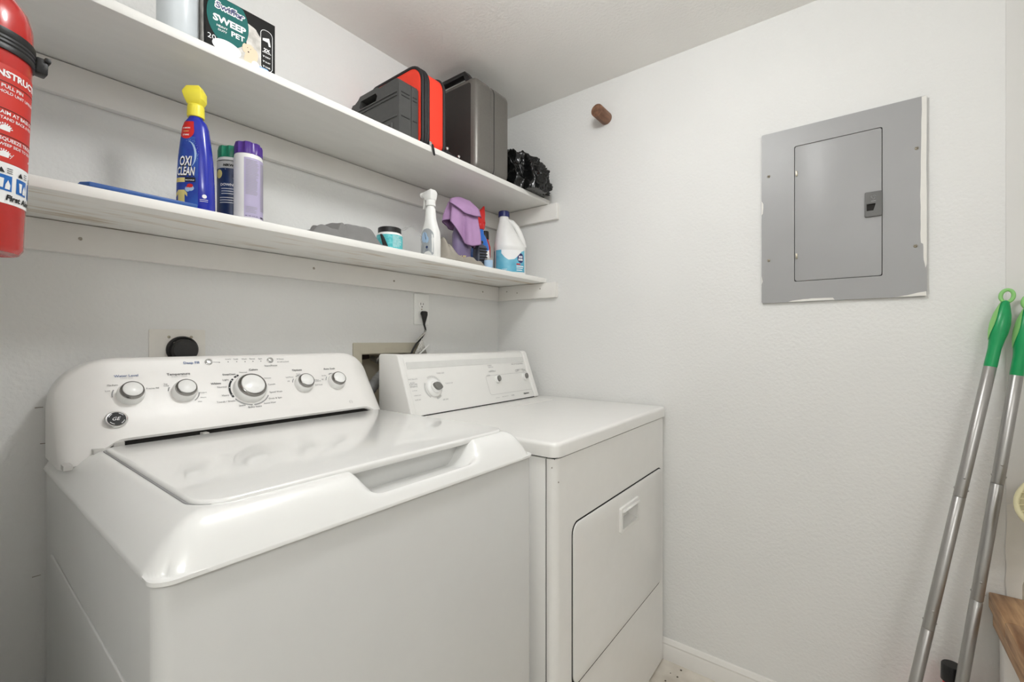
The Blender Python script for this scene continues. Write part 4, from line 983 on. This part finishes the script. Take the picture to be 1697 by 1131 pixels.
obj('sprayer_head', G().loft([[Vector(p) for p in r_] for r_ in hd]), 'red', t, world=False, bevel=(.003, 2), smooth=30)
obj('trigger', G().loft([[Vector((x + a, b, z)) for a, b in ((-.003, -.005), (.003, -.005), (.003, .005), (-.003, .005))] for x, z in ((.016, .215), (.020, .195), (.016, .172))]), 'red', t, world=False, bevel=.001)

# small pale blue tube
t = thing('small_tube', 'small pale blue tub with a silver lid at the shelf front by the jug', 'tub', (1.247, 1.066, T1), 0)
obj('body', G().lathe([(0, 0), (.015, 0), (.0165, .003), (.0165, .030), (0, .030)], n=24), 'label_pale', t, world=False, smooth=50)
obj('lid', G().lathe([(.0165, .030), (.017, .031), (.017, .036), (.015, .037), (0, .037)], n=24), 'silver_button', t, world=False)
# red bottle with black cap, behind the jug
t = thing('lighter_fluid_bottle', 'slim red bottle with a black cap half hidden behind the bleach jug', 'bottle', (1.366, 1.185, T1), 0)
tab = [(0, .020, .016, 2.6), (.004, .022, .018, 2.6), (.115, .022, .018, 2.6), (.135, .016, .014, 2.2), (.145, .012, .012, 2), (.15, .012, .012, 2)]
obj('body', G().loft(srings(tab)), 'red', t, world=False, smooth=50)
obj('cap', G().lathe([(.014, .146), (.0155, .147), (.0145, .176), (.013, .178), (0, .178)], n=24), 'black_plastic', t, world=False)
Fm = face_map(tab, .0006); g = G(); g.grid(-.018, .018, 0, 1, 12, 6, lambda x, w_: Fm(x, .010 + w_ * (.042 + .010 * math.sin(x * 400)))); obj('label_flame', g, 'print_black', t, world=False)
g = bars(G(), face_map(tab, .0012), -.010, .010, .034, .016, 3, .4); obj('label_lettering', g, 'tan', t, world=False)

# bleach jug
t = thing('bleach_jug', 'white bleach jug with navy cap and teal label at the shelf right end', 'jug', (1.447, 1.122, T1), R(-44))
tab = [(0, .058, .042, 2.6), (.004, .063, .0455, 2.6), (.010, .064, .0465, 2.6), (.105, .064, .0465, 2.6), (.112, .066, .0485, 2.6), (.122, .064, .047, 2.5), (.15, .052, .043, 2.3, -.009), (.185, .038, .037, 2.1, -.016), (.215, .026, .028, 2, -.021), (.232, .019, .019, 2, -.024), (.245, .019, .019, 2, -.024)]
jb = obj('body', G().loft(srings(tab, 48)), 'white_plastic', t, world=False, smooth=50)
hp = [(-.008, 0, .224), (.010, 0, .219), (.028, 0, .200), (.043, 0, .172), (.053, 0, .145), (.057, 0, .118)]
obj('handle', G().tube(hp, [.012, .012, .0115, .0115, .012, .013], 14), 'white_plastic', t, world=False, smooth=60)
obj('cap', G().lathe([(.020, .241), (.0225, .242), (.022, .262), (.020, .264), (0, .264)], (-.024, 0, 0), n=60, wob=lambda a, z: 1 + .01 * math.cos(a * 30)), 'navy', t, world=False, smooth=30)
def jm(off): 
    def fn(a, z):
        _, A_, B_, q = row_at(tab, z); th = R(a); c_, s_ = math.cos(th), math.sin(th)
        return Vector(((A_ + off) * math.copysign(abs(c_) ** (2 / q), c_), (B_ + off) * math.copysign(abs(s_) ** (2 / q), s_), z))
    return fn
J1, J2, J3 = jm(.0005), jm(.0009), jm(.0013)
obj('label', G().grid(205, 325, .012, .100, 40, 2, J1), 'label_teal', t, world=False)
obj('label_side', G().grid(172, 193, .012, .100, 10, 2, J1), 'label_tealdeep', t, world=False)
g = G(); cl_ = [(0, .086), (14, .070), (26, .060), (38, .063), (52, .078), (66, .094), (80, .099)]
g.grid(238, 318, 0, 1, 32, 8, lambda a, w_: J2(a, interp(cl_, a - 238) * (1 - w_) + .1 * w_)); bars(g, J2, 240, 262, .022, .014, 3, .3); g.grid(283, 316, .033, .037, 8, 1, J2); g.grid(283, 312, .026, .029, 8, 1, J2); g.grid(283, 308, .018, .021, 8, 1, J2); obj('print_cloud', g, 'print_white', t, world=False)
obj('print_disc', disc(G(), J2, 301, .068, 15, .0195, 28), 'navy', t, world=False)
g = G()
for z_, x_, w_ in ((.069, -9, 18), (.058, -11, 22)):
    for k in range(5): g.grid(301 + x_ + w_ * k / 5, 301 + x_ + w_ * (k + .75) / 5, z_, z_ + .008, 2, 1, J3)
obj('disc_lettering', g, 'print_white', t, world=False)
obj('print_badge', G().grid(283, 299, .041, .046, 6, 1, J2), 'red', t, world=False)

# ------------------------------------------------------------------ upper shelf
t = thing('spray_can', 'plain white cylinder container on the upper shelf left of the box', 'container', (.306, 1.088, T2))
obj('body', G().lathe([(0, 0), (.032, 0), (.035, .004), (.035, .17), (.031, .182), (.02, .19), (0, .19)], n=44), 'bluewhite_plastic', t, world=False, smooth=50)
obj('cap', G().lathe([(.020, .188), (.022, .189), (.022, .22), (.02, .223), (0, .223)], n=30), 'white_plastic', t, world=False)

bx0, bx1, by0, by1, bh = .341, .478, 1.046, 1.15, .124
t = thing('sweeper_pad_box', 'black and teal sweeper pad carton with dog picture on the upper shelf', 'box', ((bx0 + bx1) / 2, (by0 + by1) / 2, T2))
obj('carton', G().box((bx0, by0, T2), (bx1, by1, T2 + bh)), 'box_black', t, bevel=.0012)
W_ = bx1 - bx0; U = lambda h: (lambda x, z: Vector((bx0 + x * W_, by0 - h, T2 + z * bh)))
K1, K2, K3, K4, K5 = [U(.0003 * k) for k in (1, 2, 3, 4, 5)]
furp = [(.56, .80), (.70, .74), (.80, .60), (.93, .30), (.93, .04), (.60, .02), (.30, .02), (.2, .16), (.35, .30), (.56, .34)]
g = G(); fp = blob([(a * .13, b * .12) for a, b in furp], None, .0016, 5, 6); g.poly([(a / .13, b / .12) for a, b in fp], K1); obj('print_fur', g, 'box_fur', t)
g = G(); cp_ = [(.30 + .29 * math.cos(a), .66 + .44 * math.sin(a)) for a in (2 * math.pi * k / 40 for k in range(40))]
cp_ = [(max(x, .005), min(y, .985)) for x, y in cp_]; g.poly(cp_, K2); obj('print_oval', g, 'teal', t)
g = disc(G(), K3, .28, .18, .20, .12, 28); obj('print_glow', g, 'print_white', t)
g = G().text('Swiffer', K4, .11, .78, width=.43, bold=.09, shear=.1)
g.v = [Vector((p.x, p.y, T2 + bh * .78 + (p.z - T2 - bh * .78) * 1.1 )) for p in g.v]
obj('brand_outline_lettering', g, 'print_white', t)
g = G().text('Swiffer', K5, .125, .785, width=.40, bold=.02, shear=.1); obj('brand_lettering', g, 'navy', t)
g = G().text('SWEEP', K4, .09, .56, width=.46, bold=.04); g.text('PET', K4, .34, .42, width=.19, bold=.03); g.text('HEAVY', K4, .14, .475, width=.15, bold=.02); g.text('DUTY', K4, .16, .415, width=.12, bold=.02); g.text('20', K4, .02, .22, width=.11, bold=.0)
g.text('2X', K4, .815, .44, width=.10, bold=.04)
for k, wd in enumerate(('DIRT', 'DUST', 'HAIR')): g.text(wd, K4, .84, .33 - .09 * k, width=.08, bold=.02); g.text('v', K4, .80, .33 - .09 * k, width=.03, bold=.02)
g.add([K4(*p) for p in ((.80, .66), (.90, .70), (.925, .56), (.895, .555), (.88, .62), (.80, .62))], [(0, 1, 2, 3, 4, 5)])
g.grid(.795, .93, .415, .425, 3, 1, K4)
obj('white_lettering', g, 'print_white', t)
rr_ = lambda x0, x1, y0, y1, r: [(a / W_, b / bh) for a, b in rrect(x0 * W_, x1 * W_, y0 * bh, y1 * bh, r, 8)]
g = G().poly(rr_(.775, .95, .10, .82, .010), K2); obj('print_pill', g, 'box_black', t)
g = G(); oo, ii = rr_(.768, .957, .092, .828, .011), rr_(.775, .95, .10, .82, .010); g.add([K2(*p) for p in oo + ii], [(k, (k + 1) % len(oo), len(oo) + (k + 1) % len(oo), len(oo) + k) for k in range(len(oo))]); obj('print_pill_outline', g, 'print_white', t)
g = disc(G(), U(.00112), .60, .32, .09, .105, 20); disc(g, U(.00096), .62, .15, .10, .14, 20); disc(g, U(.00101), .68, .27, .05, .11, 14); disc(g, U(.00106), .535, .33, .04, .08, 14); obj('print_dog', g, 'dog_cream', t)
g = disc(G(), K4, .585, .285, .011, .013, 10); disc(g, K4, .572, .355, .006, .007, 8); disc(g, K4, .618, .35, .006, .007, 8); obj('print_dog_face', g, 'box_black', t)
obj('print_tag', G().poly(rr_(.68, .90, .03, .13, .006), K4), 'label_sky', t); obj('print_tag_disc', disc(G(), K5, .69, .11, .06, .065, 20), 'print_white', t)
g = bars(G(), K5, .77, .88, .10, .06, 2, .1); obj('tag_lettering', g, 'print_white', t)
g = G().poly([(p[0], p[1]) for p in blob([(by0 + .010, T2), (by0 + .012, T2 + bh), (by1, T2 + bh), (by1, T2)], None, .0014, 2, 10)], lambda y, z: Vector((bx0 - .0004, y, z))); obj('print_side', g, 'box_fur', t)

# dark tool case
t = thing('tool_case', 'dark grey plastic tool case standing on the upper shelf, leftmost case', 'case', (.859, 1.165, T2))
q = lambda y, z, h: Vector((.824 + h, y, z)); H0, H1 = T2, T2 + .172
out = [(1.296, H0), (1.296, H1 - .035), (1.275, H1 - .012), (1.262, H1 - .012), (1.245, H1 - .004), (1.235, H1 + .004), (1.150, H1 + .004), (1.135, H1 - .002), (1.060, H1), (1.048, H1 - .004), (1.043, H1 - .012), (1.043, H0 + .010), (1.050, H0)]
hole = [(1.232, H1 - .040), (1.240, H1 - .030), (1.232, H1 - .012), (1.155, H1 - .012), (1.147, H1 - .022), (1.155, H1 - .040)]
obj('shell_half', G().plate(out, [hole], q, 0, .044), 'case_dark', t, bevel=(.006, 3), smooth=35)
obj('shell_half', G().plate(out, [hole], q, .0455, .071), 'case_dark', t, bevel=(.006, 3), smooth=35)
obj('seam', G().plate([(1.046 if p[0] < 1.05 else p[0] - .002 if p[0] > 1.29 else p[0], p[1] + (.001 if p[1] < T2 + .01 else -.002)) for p in out], [hole], q, .043, .0465), 'case_groove', t)
for z in (H0 + .132, H0 + .122, H0 + .062):
    obj('side_rib', G().box((.8215, 1.052, z - .0022), (.826, 1.285, z + .0022)), 'case_dark', t, bevel=.001)
    obj('front_groove', G().box((.832, 1.0418, z - .0012), (.862, 1.045, z + .0012)), 'case_groove', t)
    obj('front_groove', G().box((.874, 1.0418, z - .0012), (.890, 1.045, z + .0012)), 'case_groove', t)
obj('side_latch', G().box((.8195, 1.072, H0 + .004), (.826, 1.10, H0 + .048)), 'case_dark', t, bevel=.003)
obj('latch_slot', G().box((.8188, 1.080, H0 + .018), (.822, 1.090, H0 + .040)), 'case_groove', t)

# red zipped soft case
t = thing('soft_case', 'bright red zipped soft case with black piping on the upper shelf', 'case', (.95, 1.16, T2))
q = lambda y, z, h: Vector((.9005 + h, y, z))
oc = rrect(1.034, 1.290, T2 + .003, T2 + .248, (.03, .055, .022, .03), 8)
obj('body', G().rplate(1.034, 1.290, T2 + .003, T2 + .248, (.03, .055, .022, .03), q, 0, .096, .010), 'bag_red', t, smooth=50)
for h in (.004, .092):
    obj('piping', G().tube([q(y, z, h) for y, z in oc], .0055, 8, closed=True), 'bag_piping', t, smooth=60)
zp = [(1.034 + (p[0] - 1.034) * 1.0, p[1]) for p in oc]
for h in (.016, .025):
    obj('zipper_tape', G().tube([q(y, z, h) for y, z in oc], .0055, 8, closed=True), 'bag_piping', t, smooth=60)
zz = obj('zipper_slider', G().obox(q(1.026, T2 + .008, .026), ((1, 0, 0), (0, 1, 0), (0, 0, 1)), (.005, .004, .006)), 'chrome', t, bevel=.001)
obj('pull_tab', G().plate(rrect(-.0035, .0035, -.032, 0, .003, 4), [], lambda x, z, h: Vector((.9265 + x - z * .25, 1.016 - h, T2 + .004 + z)), 0, .0025), 'bag_piping', t)
g = G().tube([(.99, 1.045, T2 + .004), (1.005, 1.034, T2 + .013), (1.03, 1.032, T2 + .006), (1.06, 1.034, T2 + .004), (1.075, 1.05, T2 + .004)], .004, 8)
sp_ = thing('strap', 'short black strap with two metal snaps beside the red case', 'strap', (1.03, 1.035, T2))
obj('webbing', g, 'bag_piping', sp_, smooth=60)
for x, z in ((1.004, .021), (1.056, .012)): obj('snap', G().lathe([(.005, -.003), (.0055, 0), (.004, .003), (0, .0042)], (x, 1.031, T2 + z), (-.3, -1, .2), 14), 'chrome', sp_)

# grey hard case
t = thing('hard_case', 'tall grey hard case with a carry handle on the upper shelf, rightmost case', 'case', (1.245, 1.165, T2))
q = lambda y, z, h: Vector((1.152 + h, y, z))
out = rrect(1.040, 1.292, T2, T2 + .338, (.02, .028, .028, .02), 8)
obj('shell_half', G().rplate(1.040, 1.292, T2, T2 + .338, (.03, .034, .034, .03), q, 0, .0965, .024), 'case_grey', t, smooth=50)
obj('shell_half', G().rplate(1.040, 1.292, T2, T2 + .338, (.03, .034, .034, .03), q, .0975, .186, .016), 'case_grey', t, smooth=50)
ins = rrect(1.0412, 1.2905, T2 + .0012, T2 + .3368, (.03, .034, .034, .03), 8)
obj('seam_band', G().plate(ins, [], q, .070, .115), 'case_grey', t)
g = G()
obj('seam', G().plate(rrect(1.0406, 1.2914, T2 + .0006, T2 + .3374, (.03, .034, .034, .03), 8), [], q, .0955, .0985), 'case_groove', t)
obj('side_inset', G().plate(rrect(1.066, 1.272, T2 + .022, T2 + .316, .012, 6), [], q, -.0008, .003), 'case_panel', t, bevel=.0008)
obj('handle', G().plate([(1.25, T2 + .330), (1.25, T2 + .345), (1.232, T2 + .368), (1.10, T2 + .368), (1.082, T2 + .345), (1.082, T2 + .330), (1.098, T2 + .330), (1.106, T2 + .354), (1.226, T2 + .354), (1.234, T2 + .330)], [], q, .004, .032), 'black_plastic', t, bevel=.003)

# black bin bag
def binfn(p, rx, ry, rz):
    w_ = nvec(p * 1.1 + Vector((7, 2, 1))) * .35; q0 = p + w_
    lob = 1 - abs(noise.noise(q0 * 2.0 + Vector((2, 6, 4)))) * 1.5
    cr = (1 - abs(noise.noise(q0 * 2.6 + Vector((9, 1, 3))))) ** 6
    fine = (1 - abs(noise.noise(q0 * 5.5 + Vector((1, 8, 5))))) ** 8
    k = .62 + .30 * lob + .11 * cr + .045 * fine
    q = Vector((p.x * rx, p.y * ry, p.z * rz)) * k
    q.z *= 1.5 - .95 * (p.x + 1) * .5; q.z = max(q.z, -rz * .36); return q
g = blobmesh(.112, .170, .130, 6, binfn); zmin = min(p.z for p in g.v); xm = max(p.x for p in g.v)
o = obj('bin_bag', g, 'bin_bag', world=False, smooth=180); o.location = (XR - xm - .003, 1.118, T2 - zmin + .0005)
tag(o, 'crumpled black plastic bin bag at the right end of the upper shelf', 'bin bag')

# ------------------------------------------------------------------ mop poles, bench, bottle, basket in the right corner
def pole(label, top, bot, joints):
    t = thing('mop_pole', label, 'pole', bot)
    top, bot = Vector(top), Vector(bot); ax = (top - bot).normalized(); L = (top - bot).length
    x, y, _ = frame_from(ax, (0, 1, 0)); P = lambda s, a=0, b=0: bot + ax * s + x * a + y * b
    r = .0115; cuts = [0] + joints + [L - .175]
    for i in range(len(cuts) - 1):
        s0, s1 = cuts[i], cuts[i + 1]
        sec = obj('pole_section', G().lathe([(0, 0), (r, 0), (r, s1 - s0 - .0015), (r * .92, s1 - s0 - .0005), (0, s1 - s0)], P(s0), ax, 22), 'pole_metal', t, smooth=50)
        if i:
            for sg in (-1, 1): obj('lock_button', G().lathe([(.0026, 0), (.0026, .0015), (0, .003)], P(s0 + .018, sg * (r - .0008)), x * sg, 10), 'pole_metal', sec)
            obj('lock_button', G().lathe([(.0026, 0), (.0026, .0015), (0, .003)], P(s0 + .045, 0, r - .0008), y, 10), 'pole_metal', sec)
    hs = L - .178
    prof = [(.0115, 0), (.0118, .004), (.0115, .045), (.013, .062), (.0165, .085), (.0172, .105), (.0150, .128), (.010, .148), (.0065, .160), (0, .164)]
    h = obj('handle', G().lathe(prof, P(hs), ax, 26), 'handle_green', t, smooth=60)
    gp = G(); n1, n2 = 16, 18
    vv_ = [];
    for j in range(n1 + 1):
        s_ = .062 + .098 * j / n1; rr2 = 0
        for (r0, s0), (r1, s1) in zip(prof, prof[1:]):
            if s0 <= s_ <= s1: rr2 = r0 + (r1 - r0) * (s_ - s0) / (s1 - s0)
        hw = R(62) * math.sin(math.pi * min(1, (j + .3) / n1 * .9)) ** .6
        for i in range(n2 + 1):
            a = R(-8) - hw + 2 * hw * i / n2; vv_.append(P(hs + s_, (rr2 + .0012) * math.cos(a), (rr2 + .0012) * math.sin(a)))
    gp.add(vv_, [(j * (n2 + 1) + i, j * (n2 + 1) + i + 1, (j + 1) * (n2 + 1) + i + 1, (j + 1) * (n2 + 1) + i) for j in range(n1) for i in range(n2)])
    obj('grip_inlay', gp, 'grip_green', h, smooth=60)
    obj('hang_loop', G().tube([P(hs + .174 + .015 * math.sin(a), .0105 * math.cos(a)) for a in (2 * math.pi * k / 28 for k in range(28))], .0040, 8, closed=True), 'grip_green', h, smooth=60)
    obj('foot_socket', G().lathe([(.0125, 0), (.0135, .002), (.013, .03), (.0116, .034)], P(0), ax, 20), 'black_plastic', t)
    return t
pole('silver mop pole with green handle, left one of the pair leaning on the right wall', (1.558, -.288, 1.238), (1.362, -.052, .002), [.17, .46, .78])
pole('silver mop pole with green handle, right one nearest the wooden bench', (1.560, -.324, 1.222), (1.464, -.159, .002), [.20, .52, .80])
bn = thing('wooden_bench', 'brown wooden bench top in the lower right corner', 'bench', (1.37, -.72, 0))
for k in range(3):
    x0 = XR - .004 - .15 * (k + 1)
    obj('top_plank', G().box((x0 + .0008, -1.20, .470), (x0 + .1492, -.262, .509)), 'bench_wood', bn, bevel=.003)
obj('apron', G().box((1.16, -.285, .43), (XR - .012, -.268, .4695)), 'bench_wood', bn, bevel=.002)
for x in (1.18, XR - .04):
    for y in (-.30, -1.16): obj('leg', G().box((x - .022, y - .022, 0), (x + .022, y + .022, .4695)), 'trim_paint', bn, bevel=.002)
t = thing('floor_bottle', 'red bottle with a black cap on the floor behind the poles', 'bottle', (1.530, -.190, 0))
tab = [(0, .035, .035), (.005, .038, .038), (.22, .038, .038), (.26, .026, .026), (.275, .017, .017), (.295, .017, .017)]
obj('body', G().loft(srings(tab)), 'red', t, world=False, smooth=50); obj('cap', G().lathe([(.018, .29), (.021, .291), (.020, .328), (.018, .331), (0, .331)], n=28), 'black_plastic', t, world=False)
# small cream desk fan on the bench, seen at the right edge
fn_ = thing('desk_fan', 'cream plastic desk fan with a wire grille at the right edge above the bench', 'fan', (1.405, -.43, .5093))
fc = Vector((1.385, -.352, .803)); fax = Vector((-.50, .45, .74)).normalized(); fx, fy, _ = frame_from(fax, (0, 0, 1))
FR = .088
fp_ = lambda a, r, h: fc + (fx * math.cos(a) + fy * math.sin(a)) * r + fax * h
obj('housing', G().lathe([(.020, -.075), (.045, -.070), (.070, -.045), (.084, -.012), (.086, 0), (.080, 0), (.066, -.040), (.040, -.062), (.018, -.066)], fc, fax, 44), 'cream_plastic', fn_, smooth=60)
gr = obj('grille_ring', G().tube([fp_(2 * math.pi * k / 44, FR - .002, .002) for k in range(44)], .0055, 8, closed=True), 'cream_plastic', fn_, smooth=60)
for k in range(30):
    a = 2 * math.pi * k / 30; obj('grille_wire', G().tube([fp_(a, .016, .012), fp_(a, .050, .011), fp_(a, FR - .003, .003)], .0013, 5), 'cream_plastic', gr)
obj('hub_cap', G().lathe([(.018, .008), (.018, .014), (.012, .017), (0, .018)], fc, fax, 24), 'cream_plastic', gr)
for k in range(4):
    a = 2 * math.pi * k / 4; obj('blade', G().add([fp_(a, .014, -.020), fp_(a + .2, .070, -.012), fp_(a + .8, .068, -.030), fp_(a + .7, .014, -.034)], [(0, 1, 2, 3)]), 'clip_grey', fn_, solid=.0015)
obj('motor', G().lathe([(0, -.105), (.028, -.102), (.032, -.09), (.032, -.066), (0, -.066)], fc, fax, 24), 'cream_plastic', fn_)
mb = fc - fax * .09
obj('stem', G().tube([mb, mb + Vector((.004, -.004, -.05)), Vector((1.405, -.43, .60)), Vector((1.405, -.43, .53))], .011, 12), 'cream_plastic', fn_, smooth=60)
obj('base', G().lathe([(0, 0), (.058, 0), (.062, .006), (.055, .020), (.02, .03), (0, .03)], (1.405, -.43, .5093), n=32), 'cream_plastic', fn_, smooth=50)
